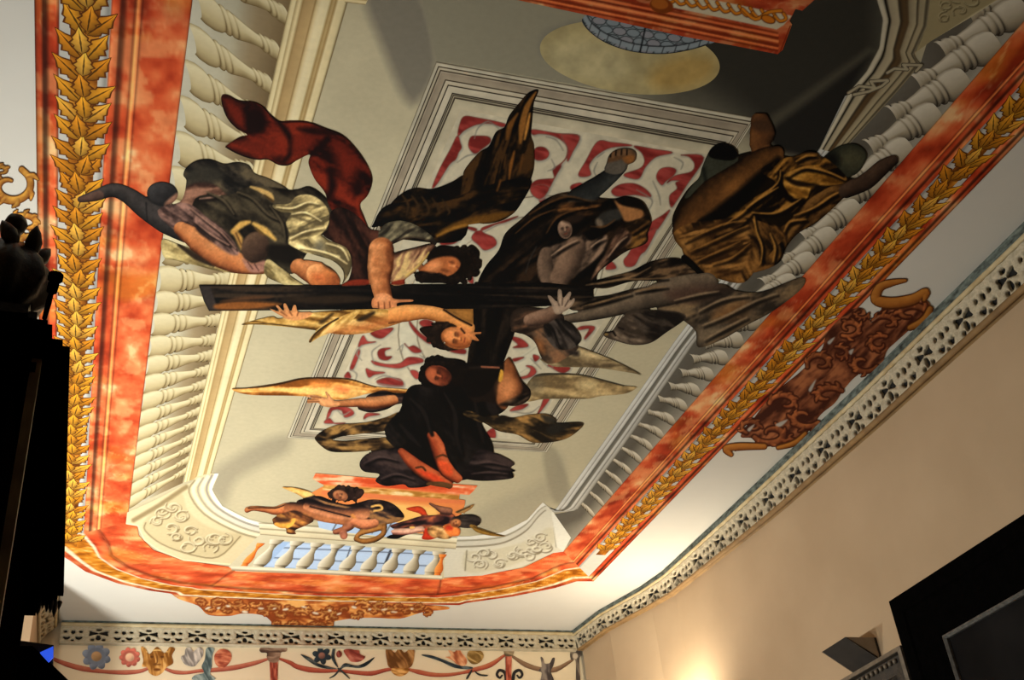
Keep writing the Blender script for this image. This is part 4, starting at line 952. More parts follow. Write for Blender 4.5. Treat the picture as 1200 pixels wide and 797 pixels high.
cv.fill([(170, 330), (280, 285), (380, 295), (440, 320), (330, 350), (220, 380), (180, 370)], (44, 26, 20), soft=5)
cv.fill([(390, 440), (450, 400), (520, 390), (600, 380), (640, 400), (620, 470), (560, 540), (470, 500), (400, 490), (350, 480)], (172, 98, 54), sil=True)
hair = [(400, 425), (430, 365), (475, 335), (560, 342), (620, 350), (660, 330), (705, 375), (690, 440), (665, 500), (610, 535), (560, 562), (490, 552), (420, 552), (355, 545), (325, 500), (370, 485), (450, 495), (490, 520), (560, 500), (600, 440), (560, 398), (500, 392), (440, 410)]
cv.fill(hair, (26, 16, 11), sil=True)
for k in range(14):
    a = k * 0.45; cv.stroke([(600 + 60 * math.cos(a), 440 + 80 * math.sin(a)), (620 + 66 * math.cos(a + .4), 440 + 88 * math.sin(a + .4))], 1.0, (60, 36, 22), a=0.6)
cv.curls(600, 445, 95, 95, 0, -150, 120, 20, 20, (28, 18, 13), 3); cv.curls(420, 520, 80, 24, 0, 0, 360, 10, 15, (28, 18, 13), 4)
cv.fill([(370, 470), (430, 415), (500, 395), (565, 402), (595, 440), (570, 480), (520, 505), (470, 492), (410, 488)], (176, 100, 56), soft=3)
cv.ell(440, 450, 45, 30, -20, (206, 132, 84), soft=7); cv.ell(545, 440, 28, 24, 0, (196, 112, 64), soft=5)
cv.ell(545, 430, 16, 8, 10, (70, 32, 18), soft=3, a=0.6); cv.ell(505, 478, 22, 8, 15, (96, 48, 26), soft=4, a=0.6); cv.stroke([(535, 450), (560, 452)], [0.6, 1.2], (226, 156, 104), soft=2, a=0.7); cv.stroke([(572, 455), (584, 464)], 0.7, (120, 46, 28), soft=1.5, a=0.7)
cv.tube([(135, 360), (128, 460), (125, 540), (150, 650)], [14, 14, 11.5, 10], FL, L=(-0.7, -0.2), sil=True, noise=0.5)
cv.fill([(85, 640), (150, 615), (215, 645), (310, 648), (312, 660), (228, 668), (228, 702), (205, 716), (175, 704), (140, 708), (110, 698), (80, 692)], (206, 132, 86), sil=True)
for x in (115, 150, 182): cv.stroke([(x, 662), (x + 4, 702)], 0.7, (124, 66, 38))
cv.ell(140, 640, 40, 20, 0, (214, 146, 100), soft=6)
cv.build('body', None, 9.8, fg, model=0.16)

# ---- the cross
fg = figure('painted_cross', 'painted large dark wooden cross carried by the angels')
cv = Cv(228, 326, 700, 368, (26, 21, 18))
cv.fold([(233, 333), (300, 333), (420, 333), (560, 332), (640, 330), (695, 336), (695, 352), (640, 358), (560, 361), (435, 361.5), (300, 363), (245, 363.5), (239, 352)], 1, 7, [(10, 8, 7), (28, 23, 20), (62, 48, 36)], 0.7, 3, sil=True, stretch=16, smooth=False)
cv.fill([(233, 333), (246, 334), (256, 362), (244, 363), (238, 352)], (58, 50, 48), soft=2, smooth=False)
cv.fill([(252, 356), (280, 352), (330, 355), (300, 361), (258, 362)], (142, 84, 38), soft=4); cv.fill([(258, 352), (290, 346), (320, 347), (290, 351)], (96, 62, 38), soft=4); cv.fill([(330, 350), (400, 344), (440, 350), (380, 356)], (54, 40, 28), soft=5)
cv.stroke([(236, 333), (560, 332.5)], 0.9, (8, 6, 5), smooth=False)
cv.build('crossbeam', None, 9.4, fg, model=0.16)
cv = Cv(540, 325, 632, 440, (22, 17, 14))
cv.fold([(556, 330), (626, 328), (616, 352), (606, 380), (597, 405), (588, 428), (546, 434), (550, 400), (554, 362)], 100, 9, [(9, 7, 6), (24, 18, 14), (48, 36, 27)], 0.8, 5, sil=True, stretch=8, smooth=False)
cv.build('upright_beam', None, 9.3, fg, model=0.16)

# ---- dark angel with raised fist
fg = figure('painted_angel', 'painted dark angel raising a clenched fist above the cross')
cv = Cv(560, 165, 770, 350, (26, 19, 14)).fr(580, 160, 4.983)
cv.fold([(-100, 870), (-60, 760), (20, 660), (60, 560), (150, 480), (250, 390), (340, 340), (430, 320), (500, 325), (580, 350), (690, 360), (760, 345), (850, 368), (890, 420), (912, 490), (890, 560), (880, 620), (770, 665), (690, 720), (600, 797), (560, 900), (300, 920), (0, 920)], -38, 13, [(9, 7, 6), (24, 17, 12), (62, 42, 26)], 0.9, 4, sil=True)
cv.tube([(480, 350), (560, 310), (660, 235), (725, 170)], [11, 12, 9.5, 9], [(16, 16, 17), (44, 46, 46), (80, 82, 78)], L=(0.5, 0.3), sil=True)
cv.fill([(640, 190), (650, 150), (668, 100), (715, 70), (780, 66), (820, 90), (816, 140), (775, 162), (740, 200), (690, 210)], (100, 92, 82), sil=True)
cv.fill([(655, 145), (672, 100), (718, 72), (780, 68), (818, 92), (812, 138), (770, 150), (740, 130), (700, 140)], (112, 78, 50), soft=3)
for x, y in ((690, 100), (722, 90), (754, 86), (786, 88)):
    cv.ell(x, y, 15, 22, 12, (122, 88, 60), soft=2); cv.stroke([(x - 15, y - 14), (x - 17, y + 14)], 0.9, (34, 22, 14))
cv.fill([(745, 120), (805, 105), (812, 138), (775, 155)], (150, 96, 48), soft=3)
cv.fold([(420, 380), (520, 370), (610, 380), (600, 440), (520, 460), (420, 430), (340, 440)], -10, 9, [(24, 16, 10), (86, 54, 28), (140, 90, 46)], 1, 3, soft=5)
cv.fill([(590, 500), (620, 445), (715, 415), (752, 460), (660, 515)], (60, 58, 54), soft=4)
cv.fill([(695, 365), (740, 395), (855, 425), (855, 470), (765, 492), (735, 445)], (162, 110, 66), soft=3); cv.fill([(760, 350), (860, 372), (890, 470), (860, 420), (770, 395)], (22, 15, 10), soft=3)
cv.fold([(740, 545), (830, 480), (905, 490), (885, 560), (880, 615), (770, 650)], -30, 8, [(40, 26, 14), (92, 62, 32), (150, 104, 48)], 1, 2, soft=3)
face(cv, 408, 535, 52, 36, 80, [(70, 50, 40), (128, 102, 86), (160, 132, 112)], dark=(30, 20, 16))
cv.fill([(385, 480), (440, 455), (520, 450), (500, 490), (440, 500)], (52, 36, 26), soft=4)
TB = [(44, 34, 28), (100, 80, 66), (148, 120, 100)]
cv.fold([(255, 700), (300, 645), (420, 600), (500, 560), (560, 605), (650, 570), (645, 640), (600, 700), (520, 770), (430, 830), (280, 840), (250, 790)], -50, 11, TB, 0.9, 5, soft=3)
cv.tube([(300, 680), (290, 740), (300, 820)], [8, 9, 8], TB, soft=2); cv.tube([(470, 640), (430, 730), (380, 820)], [12, 14, 12], [(56, 42, 34), (112, 88, 72), (150, 120, 98)], soft=3)
cv.fold([(640, 690), (690, 585), (740, 530), (795, 570), (782, 620), (720, 660), (650, 735), (560, 840), (600, 745)], -55, 8, [(60, 40, 30), (118, 86, 68), (150, 116, 94)], 0.9, 7, soft=3)
cv.ell(610, 505, 20, 34, -25, (120, 104, 88), soft=4); cv.stroke([(380, 330), (520, 375)], 1.2, (110, 96, 78), soft=2, a=0.6)
cv.stroke([(240, 640), (200, 720), (180, 790)], 1.0, (60, 54, 50), a=0.7)
cv.ridges((8, 6, 5), (104, 68, 36), [[(200, 450), (320, 380), (430, 345), (540, 370)], [(120, 560), (230, 470), (350, 420)], [(300, 560), (360, 470), (470, 420)], [(560, 520), (640, 520), (700, 480)], [(800, 560), (860, 520), (890, 500)]], 1.3)
cv.ridges((30, 22, 18), (166, 138, 116), [[(330, 690), (400, 640), (480, 600)], [(560, 640), (600, 610), (640, 590)], [(660, 700), (720, 620), (770, 580)]], 1.2)
cv.build('body', None, 9.0, fg, model=0.16)

# ---- large angel in ochre cloak
fg = figure('painted_angel', 'painted large angel wrapped in an ochre cloak, leg raised toward the dark niche')
cv = Cv(780, 132, 1052, 345, (40, 26, 12)).fr(780, 120, 4.26)
cv.fill([(770, 290), (860, 215), (950, 205), (1002, 260), (960, 345), (880, 375), (820, 335)], (58, 60, 47), sil=True)
cv.ell(930, 280, 60, 45, 0, (86, 84, 62), soft=14); cv.ell(820, 290, 45, 40, 0, (26, 26, 22), soft=10)
cv.fill([(575, 262), (640, 268), (700, 240), (760, 250), (775, 300), (830, 340), (890, 370), (955, 385), (900, 460), (760, 590), (660, 650), (600, 720), (560, 800), (420, 850), (200, 860), (110, 800), (70, 700), (40, 640), (35, 560), (100, 440), (170, 370), (250, 300), (440, 240)], (34, 22, 11), sil=True)
cv.fill([(165, 370), (182, 315), (230, 220), (300, 200), (352, 245), (350, 300), (300, 390), (210, 410), (100, 470)], (66, 68, 55), sil=True)
cv.fill([(218, 245), (270, 203), (330, 212), (358, 250), (330, 280), (240, 272)], (12, 11, 9), soft=2, sil=True); cv.stroke([(190, 330), (200, 390)], 2, (40, 42, 34), soft=3)
cv.tube([(470, 90), (480, 150), (470, 220), (530, 265)], [11, 15, 11, 9], [(50, 30, 17), (106, 66, 36), (150, 98, 52)], sil=True); cv.ell(480, 110, 55, 32, 10, (84, 56, 36), soft=7)
cv.tube([(550, 250), (460, 295), (365, 380), (250, 460), (120, 570), (65, 640)], [9, 13, 18, 20, 15, 8], [(28, 16, 8), (100, 63, 30), (152, 99, 48)], L=(0.45, 0.25), sil=True, noise=0.3)
cv.stroke([(560, 280), (460, 385), (340, 500), (180, 600)], [3, 7, 9, 4], (12, 8, 5), soft=7); cv.ell(330, 410, 60, 24, -42, (164, 108, 52), soft=10, a=0.6)
OC = [(22, 13, 6), (96, 62, 24), (172, 120, 50)]
cv.fold([(480, 330), (640, 265), (760, 258), (900, 382), (740, 420), (700, 490), (580, 560), (430, 562), (290, 630), (330, 540), (430, 480), (555, 400)], -38, 12, OC, 1.0, 4, soft=2, sil=True, sharp=1.3)
cv.fold([(585, 360), (720, 305), (800, 335), (905, 388), (820, 410), (735, 415), (700, 480), (630, 465), (588, 410)], 8, 13, [(110, 70, 20), (172, 120, 46), (204, 152, 72)], 0.8, 3, soft=2)
cv.stroke([(600, 370), (640, 395), (700, 405), (760, 408)], [2, 3.4, 1], (46, 28, 10), soft=3); cv.ell(655, 440, 30, 14, 30, (150, 100, 36), soft=4)
cv.stroke([(570, 350), (575, 430), (640, 490), (690, 480)], [3, 4, 3, 1], (20, 12, 6), soft=3)
cv.fold([(640, 275), (690, 250), (760, 252), (765, 300), (690, 310), (650, 300)], -20, 9, [(60, 38, 14), (124, 82, 34), (160, 110, 52)], 0.8, 9, soft=2)
cv.fold([(690, 500), (760, 430), (900, 400), (960, 400), (880, 500), (760, 588), (660, 648), (600, 700), (560, 640), (640, 560)], -35, 12, [(34, 21, 11), (92, 60, 28), (140, 98, 48)], 0.9, 2, soft=2)
cv.fold([(60, 665), (170, 600), (290, 575), (420, 560), (440, 640), (470, 720), (540, 780), (500, 860), (200, 870), (120, 800)], -14, 10, [(52, 31, 13), (118, 78, 35), (166, 114, 56)], 1.0, 6, soft=2)
cv.fill([(160, 590), (290, 530), (420, 480), (330, 560), (270, 600)], (14, 9, 5), soft=5); cv.fill([(300, 600), (420, 550), (440, 560), (330, 640)], (150, 104, 52), soft=4)
cv.fold([(430, 560), (520, 600), (600, 640), (600, 720), (540, 800), (470, 780), (450, 680)], 80, 9, [(18, 11, 6), (84, 54, 24), (140, 96, 44)], 0.8, 5, soft=3)
cv.fr(650, 200, 3.987)
cv.fold([(555, 300), (600, 370), (690, 460), (760, 500), (880, 520), (950, 440), (1020, 360), (1060, 290), (900, 220), (760, 230), (620, 250)], 62, 12, [(46, 28, 12), (112, 74, 34), (158, 110, 54)], 1.0, 8, sil=True, soft=2)
cv.fold([(580, 320), (640, 270), (740, 240), (860, 230), (920, 300), (900, 400), (860, 480), (740, 490), (690, 440)], -12, 9, [(74, 45, 20), (124, 84, 40), (164, 116, 60)], 1.1, 11, soft=5)
cv.fill([(590, 400), (620, 400), (690, 470), (720, 510), (640, 510), (600, 480)], (14, 10, 7), soft=5, sil=True); cv.stroke([(910, 300), (960, 340), (970, 420)], [1, 3, 1], (30, 18, 9), soft=4); cv.stroke([(750, 310), (860, 270), (940, 190)], [1.2, 2, 1], (24, 14, 7), soft=3)
cv.fr(780, 120, 4.26)
cv.ridges((18, 11, 5), (182, 130, 60), [[(290, 610), (400, 530), (450, 485), (555, 400), (572, 335)], [(430, 545), (540, 548), (640, 498), (672, 478)], [(440, 565), (452, 640), (480, 720), (474, 795)], [(520, 650), (545, 720), (535, 790)], [(400, 520), (500, 455), (560, 420)], [(600, 365), (690, 320), (800, 340), (895, 382)], [(640, 560), (740, 520), (830, 460), (900, 430)], [(590, 640), (620, 590), (700, 580)], [(650, 290), (700, 262), (750, 262)]], 1.5)
cv.ridges((40, 24, 10), (160, 112, 54), [[(90, 690), (200, 640), (300, 600), (400, 585)], [(120, 740), (230, 690), (340, 640), (410, 610)], [(150, 790), (260, 740), (370, 690)], [(230, 800), (330, 770), (420, 700)]], 1.2)
cv.tube([(900, 440), (1000, 390), (1080, 320), (1135, 285)], [8, 10, 9, 6], [(34, 24, 19), (72, 52, 40), (100, 76, 58)], sil=True)
cv.build('body', None, 9.6, fg, model=0.16)

# ---- grey angel reaching along the beam
fg = figure('painted_angel', 'painted grey faded angel with bowed head stretching an arm toward the cross')
cv = Cv(640, 295, 945, 415, (96, 82, 66)).fr(640, 270, 4.26)
cv.fold([(190, 262), (300, 232), (420, 200), (520, 152), (640, 134), (700, 165), (760, 230), (680, 260), (560, 250), (430, 250), (300, 285), (200, 275)], -12, 9, [(20, 15, 12), (64, 48, 35), (122, 94, 66)], 0.9, 4, sil=True)
cv.fold([(120, 345), (300, 322), (430, 290), (620, 262), (760, 240), (700, 290), (480, 330), (270, 385), (130, 395)], -10, 7, [(20, 16, 13), (56, 45, 35), (104, 82, 62)], 0.9, 6, sil=True)
cv.fold([(560, 320), (700, 280), (870, 262), (960, 300), (1080, 300), (1270, 230), (1275, 285), (1130, 400), (1000, 470), (880, 540), (760, 580), (745, 500), (690, 450), (640, 415), (560, 400)], -30, 16, [(58, 50, 42), (104, 87, 68), (138, 114, 84)], 1.0, 5, sil=True)
cv.ell(920, 400, 90, 35, -20, (136, 96, 58), soft=16); cv.fill([(680, 330), (860, 268), (930, 290), (800, 360)], (62, 48, 40), soft=12); cv.fill([(760, 480), (900, 470), (860, 530), (760, 560)], (120, 104, 84), soft=12)
cv.tube([(85, 442), (250, 412), (420, 362), (600, 305), (800, 262)], [4.5, 7, 10.5, 15, 13], [(48, 41, 34), (98, 84, 70), (136, 118, 98)], sil=True)
cv.fill([(600, 300), (760, 270), (860, 280), (760, 340), (640, 350)], (92, 66, 54), soft=12, a=0.8)
cv.fill([(290, 505), (330, 495), (370, 440), (420, 405), (520, 395), (660, 408), (690, 440), (600, 505), (520, 558), (430, 568), (340, 545), (290, 525)], (84, 70, 58), sil=True)
cv.fold([(420, 430), (520, 395), (660, 408), (690, 440), (600, 505), (530, 550), (480, 510), (450, 465)], 25, 6, [(34, 28, 25), (56, 47, 40), (84, 72, 62)], 1, 3, soft=4)
cv.fold([(330, 500), (380, 440), (430, 430), (460, 480), (500, 540), (430, 562), (350, 542)], 30, 8, [(70, 58, 48), (112, 96, 82), (140, 122, 104)], 0.9, 8, soft=4)
cv.ridges((40, 33, 27), (146, 124, 98), [[(640, 345), (760, 315), (860, 300)], [(760, 400), (880, 340), (1000, 320)], [(780, 470), (900, 420), (1040, 350), (1150, 310)], [(790, 540), (900, 480), (1000, 430)]], 1.6)
cv.ridges((16, 12, 9), (140, 110, 78), [[(200, 268), (320, 250), (430, 225), (520, 180)], [(260, 262), (380, 240), (480, 240), (600, 232)], [(180, 375), (300, 345), (420, 310)], [(440, 300), (520, 285), (600, 275)]], 1.2)
cv.stroke([(300, 505), (330, 500), (345, 520)], 1.2, (28, 20, 16)); cv.stroke([(360, 480), (385, 490)], 1.0, (40, 32, 28)); cv.ell(300, 515, 10, 6, 0, (150, 120, 70), soft=1)
cv.build('body', None, 10.2, fg, model=0.16)

# ---- angel below the beam with a pale open hand
fg = figure('painted_angel', 'painted grey-haired angel with pale open hand and worn straw-coloured wing')
cv = Cv(596, 325, 760, 445, (110, 84, 62)).fr(460, 340, 4.983)
cv.fold([(900, 390), (1000, 330), (1060, 320), (1180, 360), (1320, 420), (1450, 490), (1400, 480), (1200, 450), (1050, 445), (940, 440), (860, 400)], 8, 6, [(104, 88, 64), (152, 132, 98), (188, 168, 128)], 0.9, 4, sil=True, stretch=8)
cv.fold([(690, 230), (760, 170), (840, 130), (920, 160), (1000, 240), (1080, 320), (1020, 380), (930, 420), (870, 390), (830, 300), (770, 255)], 40, 12, [(54, 42, 34), (104, 80, 62), (146, 104, 74)], 1, 6, sil=True)
cv.fill([(690, 215), (700, 120), (780, 95), (900, 110), (1000, 150), (960, 200), (860, 210), (760, 250)], (58, 44, 35), sil=True)
cv.fold([(700, 210), (740, 140), (860, 120), (950, 160), (880, 210), (760, 240)], -15, 9, [(34, 26, 21), (74, 54, 42), (120, 82, 58)], 1, 3, soft=5); cv.fill([(830, 280), (880, 300), (890, 360), (850, 350)], (152, 96, 56), soft=9)
cv.fold([(890, 190), (960, 165), (1030, 180), (1095, 260), (1085, 310), (1010, 340), (940, 320), (900, 260)], 60, 6, [(30, 26, 24), (56, 48, 44), (86, 76, 70)], 1, 2, sil=True)
cv.fill([(1020, 345), (1085, 350), (1080, 380), (1030, 370)], (56, 46, 42), soft=5)
cv.tube([(800, 170), (880, 150), (960, 110)], [6, 8, 7], [(70, 50, 40), (124, 94, 76), (160, 128, 108)], sil=True)
cv.fill([(905, 30), (925, 30), (960, 60), (965, -5), (985, -5), (995, 40), (1030, 5), (1042, 15), (1030, 60), (1060, 40), (1058, 70), (1020, 110), (960, 130), (935, 90)], (164, 142, 124), sil=True)
for P in ([(962, 55), (972, 85)], [(992, 42), (990, 82)], [(1026, 55), (1006, 90)]): cv.stroke(P, 0.8, (104, 84, 72))
cv.build('body', None, 10.6, fg, model=0.16)

# ---- angel looking up from under the beam, left wing spread
fg = figure('painted_angel', 'painted rosy angel looking up from under the crossbeam with golden wing')
cv = Cv(280, 350, 490, 405, (180, 140, 74)).fr(260, 340, 4.983)
GW = [(112, 74, 28), (184, 140, 70), (220, 188, 118)]
cv.fold([(115, 198), (170, 178), (290, 150), (340, 162), (520, 128), (800, 108), (1000, 108), (1130, 130), (1100, 165), (900, 232), (850, 246), (720, 256), (620, 245), (560, 232), (400, 212), (200, 196)], 8, 7, GW, 0.8, 4, sil=True, stretch=9)
cv.fold([(515, 303), (512, 282), (560, 228), (660, 170), (760, 130), (800, 118), (740, 180), (640, 240), (560, 275)], -38, 6, GW, 0.7, 7, sil=True, stretch=8)
cv.stroke([(516, 300), (540, 255), (600, 205), (680, 160)], 0.9, (60, 44, 26)); cv.stroke([(120, 198), (250, 192), (400, 205), (540, 225)], 0.8, (96, 70, 34))
cv.fill([(620, 240), (800, 190), (1000, 140), (1080, 170), (900, 230), (760, 255)], (186, 104, 56), soft=14, a=0.8); cv.fill([(790, 165), (880, 120), (890, 135), (820, 175)], (64, 46, 26), soft=3); cv.fill([(570, 180), (640, 130), (650, 140), (590, 190)], (80, 58, 30), soft=3)
cv.fill([(278, 103), (335, 120), (316, 88), (328, 84), (362, 118), (360, 78), (375, 76), (400, 118), (418, 86), (432, 84), (448, 122), (520, 124), (500, 150), (430, 166), (360, 152)], (208, 142, 92), sil=True)
for P in ([(345, 122), (380, 145)], [(395, 120), (410, 142)], [(445, 124), (440, 145)]): cv.stroke(P, 0.7, (140, 80, 46))
cv.build('wing', 'golden feathered wing with an open hand above it', 10.0, fg, model=0.12)
cv = Cv(455, 355, 575, 415, (190, 116, 62)).fr(460, 340, 4.983)
cv.tube([(-40, 150), (80, 130), (200, 125), (330, 160), (440, 215)], [9, 10, 8, 9, 8], [(140, 76, 34), (204, 132, 70), (230, 168, 104)], sil=True)
cv.fill([(320, 105), (470, 105), (472, 185), (420, 170)], (166, 112, 52), sil=True, smooth=False); cv.stroke([(300, 110), (380, 160), (460, 200)], 1.4, (56, 34, 18))
cv.fill([(155, 222), (230, 205), (225, 190), (300, 185), (370, 210), (300, 235), (290, 290), (330, 330), (440, 318), (455, 328), (350, 348), (260, 335), (218, 290)], (38, 25, 17), sil=True)
cv.curls(300, 270, 90, 68, 0, 70, 300, 16, 18, (40, 27, 19), 5)
face(cv, 375, 275, 88, 58, 14, [(126, 58, 26), (194, 112, 60), (220, 146, 90)], L=(0.1, -0.9), dark=(56, 26, 14))
cv.fill([(395, 215), (430, 225), (470, 240), (515, 240), (512, 250), (480, 256), (505, 290), (470, 285), (430, 262)], (206, 128, 74), sil=True); cv.stroke([(400, 220), (420, 245)], 1.2, (70, 36, 18))
cv.build('body', None, 10.1, fg, model=0.16)

# ---- lower dark angel
fg = figure('painted_angel', 'painted dark-robed angel with bare red-brown feet at the foot of the cross')
cv = Cv(270, 438, 490, 470, (210, 150, 76)).fr(260, 340, 4.983)
cv.fold([(60, 570), (150, 566), (330, 540), (470, 510), (640, 507), (760, 518), (900, 560), (1125, 580), (1100, 602), (950, 590), (850, 602), (700, 638), (560, 622), (400, 613), (200, 610), (100, 596)], 3, 7, [(140, 78, 28), (202, 138, 66), (224, 176, 104)], 0.9, 4, sil=True, stretch=8)
cv.stroke([(62, 571), (200, 563), (330, 545), (470, 512), (640, 510), (760, 520), (900, 562)], [0.6, 1.2, 1.2, 1, 0.8], (70, 44, 22)); cv.ell(700, 575, 40, 12, 8, (226, 104, 56), soft=7); cv.ell(580, 545, 60, 14, 0, (226, 136, 66), soft=9)
cv.build('wing', 'golden outstretched wing pointing at the handrail', 8.2, fg, model=0.12)
cv = Cv(612, 432, 752, 472, (166, 140, 96)).fr(540, 400, 4.983)
cv.fold([(380, 260), (440, 192), (560, 184), (700, 190), (820, 220), (950, 255), (1025, 265), (960, 302), (820, 316), (740, 332), (600, 332), (480, 334), (380, 345)], 4, 9, [(116, 96, 66), (164, 140, 98), (196, 172, 126)], 0.9, 5, sil=True, stretch=6)
cv.stroke([(430, 196), (560, 186), (700, 192), (820, 220), (950, 256)], [1.4, 1, 0.8], (76, 70, 58)); cv.ell(740, 250, 50, 20, 0, (206, 186, 140), soft=12); cv.ell(420, 250, 50, 40, 0, (112, 100, 78), soft=16)
cv.build('wing', 'pale worn straw-coloured wing', 8.2, fg, model=0.12)
cv = Cv(360, 402, 690, 575, (18, 14, 13)).fr(340, 430, 4.983)
PU = [(24, 17, 19), (46, 35, 37), (72, 56, 54)]
cv.fold([(405, 560), (440, 510), (520, 480), (600, 460), (660, 500), (700, 580), (760, 640), (830, 662), (805, 692), (700, 702), (660, 682), (560, 692), (498, 662), (520, 622), (430, 606)], 20, 14, PU, 1, 3, sil=True)
BR = [(32, 22, 15), (92, 66, 38), (156, 118, 66)]
cv.fold([(142, 412), (200, 362), (290, 332), (440, 320), (560, 290), (640, 262), (640, 340), (540, 372), (400, 388), (300, 402), (200, 430)], -8, 6, BR, 0.9, 5, sil=True)
cv.fold([(142, 412), (220, 420), (330, 428), (560, 408), (640, 430), (600, 462), (480, 484), (330, 494), (220, 484)], -2, 6, BR, 0.9, 9, sil=True)
cv.fold([(395, 240), (470, 262), (560, 245), (620, 215), (700, 200), (700, 150), (620, 150), (540, 133), (460, 158), (450, 180), (560, 190), (570, 215), (480, 235)], -6, 7, [(20, 14, 14), (50, 36, 36), (84, 60, 54)], 0.9, 5, sil=True)
cv.tube([(600, 190), (500, 205), (400, 205), (280, 212), (220, 205)], [5, 6, 5, 3.6, 4], FL, sil=True)
cv.fill([(62, 172), (140, 176), (70, 192), (80, 206), (95, 208), (160, 205), (185, 222), (240, 232), (285, 212), (255, 190), (215, 142), (205, 145), (215, 175), (180, 168), (130, 158)], (212, 148, 98), sil=True)
for P in ([(85, 186), (165, 184)], [(90, 198), (170, 196)], [(120, 168), (180, 176)]): cv.stroke(P, 0.6, (130, 76, 44))
rb = [(690, 120), (800, 98), (1020, 92), (1130, 60), (1230, 130), (1280, 200), (1240, 260), (1150, 300), (1120, 330), (1180, 440), (1200, 540), (1290, 590), (1300, 610), (1100, 640), (1000, 660), (900, 680), (820, 660), (760, 640), (660, 500), (600, 450), (555, 390), (570, 330), (640, 250)]
cv.fold(rb, 55, 17, [(7, 6, 6), (18, 14, 13), (38, 31, 29)], 0.9, 6, sil=True)
cv.fold([(1000, 640), (1040, 580), (1100, 490), (1196, 500), (1250, 520), (1310, 560), (1282, 590), (1305, 630), (1280, 650), (1120, 662)], 12, 10, PU, 1, 8, sil=True)
RF = [(70, 22, 12), (168, 70, 38), (222, 130, 82)]
cv.tube([(650, 490), (710, 550), (780, 605), (860, 650), (930, 688)], [3, 6, 7.5, 7, 4], RF, L=(-0.3, -0.6), sil=True)
cv.tube([(830, 400), (860, 460), (880, 530), (915, 600), (975, 650)], [5, 7, 6.5, 7.5, 5], RF, L=(0.5, -0.3), sil=True)
cv.fill([(740, 595), (850, 625), (930, 690), (860, 672), (780, 630)], (214, 68, 34), soft=4); cv.fill([(860, 545), (930, 560), (950, 620), (900, 620)], (218, 80, 40), soft=4)
cv.stroke([(735, 585), (770, 580), (790, 600)], 1.2, (90, 52, 26)); cv.stroke([(850, 525), (890, 510), (915, 520)], 1.2, (90, 52, 26)); cv.fill([(800, 680), (880, 670), (945, 690), (900, 700)], (112, 74, 40), sil=True)
cv.ridges((5, 4, 4), (36, 29, 27), [[(700, 180), (780, 260), (820, 380)], [(900, 150), (960, 260), (970, 400), (1000, 500)], [(1080, 200), (1100, 320), (1130, 440)], [(640, 330), (700, 400), (760, 460)]], 3.0)
cv.ridges((20, 14, 16), (86, 68, 66), [[(430, 560), (520, 520), (620, 540)], [(530, 650), (620, 620), (720, 650)], [(1080, 560), (1160, 550), (1260, 570)], [(1060, 620), (1160, 610), (1270, 620)]], 1.3)
cv.fr(540, 400, 4.983)
cv.fold([(20, 420), (60, 410), (130, 440), (240, 430), (300, 442), (400, 424), (500, 420), (556, 450), (562, 472), (690, 468), (712, 490), (640, 552), (550, 582), (420, 587), (330, 542), (220, 520), (140, 475)], 8, 9, [(38, 29, 19), (104, 78, 44), (166, 124, 70)], 1, 4, sil=True)
cv.fill([(500, 500), (560, 475), (640, 480), (600, 515), (520, 540)], (46, 42, 36), soft=4); cv.fill([(470, 425), (540, 440), (555, 465), (500, 470)], (62, 56, 46), soft=4)
cv.fr(460, 340, 4.983)
cv.fill([(635, 425), (680, 388), (712, 440), (752, 520), (805, 580), (792, 640), (720, 672), (640, 664), (540, 640), (470, 640), (450, 560), (560, 480)], (36, 23, 16), sil=True)
cv.fill([(425, 430), (520, 425), (620, 425), (650, 440), (600, 520), (540, 600), (440, 600)], (20, 14, 11), sil=True); cv.stroke([(430, 450), (560, 445), (630, 440)], [1, 2.5, 1], (44, 32, 25), soft=3)
cv.tube([(672, 405), (690, 470), (690, 560), (670, 630)], [4, 9, 15, 13], [(46, 25, 15), (132, 74, 40), (200, 130, 82)], soft=3, L=(-0.6, -0.2)); cv.ell(672, 570, 52, 62, 10, (192, 124, 78), soft=14)
cv.stroke([(520, 443), (620, 448)], 1.0, (150, 90, 66)); cv.fill([(630, 462), (646, 472), (640, 522), (618, 526)], (204, 152, 58), soft=1.5); cv.fold([(720, 620), (780, 590), (800, 630), (740, 668), (620, 668)], -20, 6, [(22, 15, 12), (66, 50, 38), (104, 84, 66)], 1, 4, soft=4)
cv.fill([(150, 520), (160, 470), (200, 412), (280, 394), (400, 404), (435, 440), (450, 530), (430, 560), (330, 548), (250, 552), (200, 560), (180, 545)], (19, 13, 10), sil=True)
cv.curls(290, 478, 125, 82, 10, 60, 330, 24, 20, (20, 14, 11), 6)
face(cv, 268, 494, 74, 52, 20, [(56, 20, 13), (136, 62, 38), (192, 104, 66)], L=(-0.7, 0.5), dark=(36, 14, 10))
cv.curls(290, 446, 90, 30, 8, 180, 360, 9, 17, (24, 16, 12), 8); cv.fill([(320, 450), (380, 440), (420, 500), (380, 560), (330, 540), (345, 500)], (24, 15, 12), soft=4)
cv.build('body', None, 9.9, fg, model=0.16)

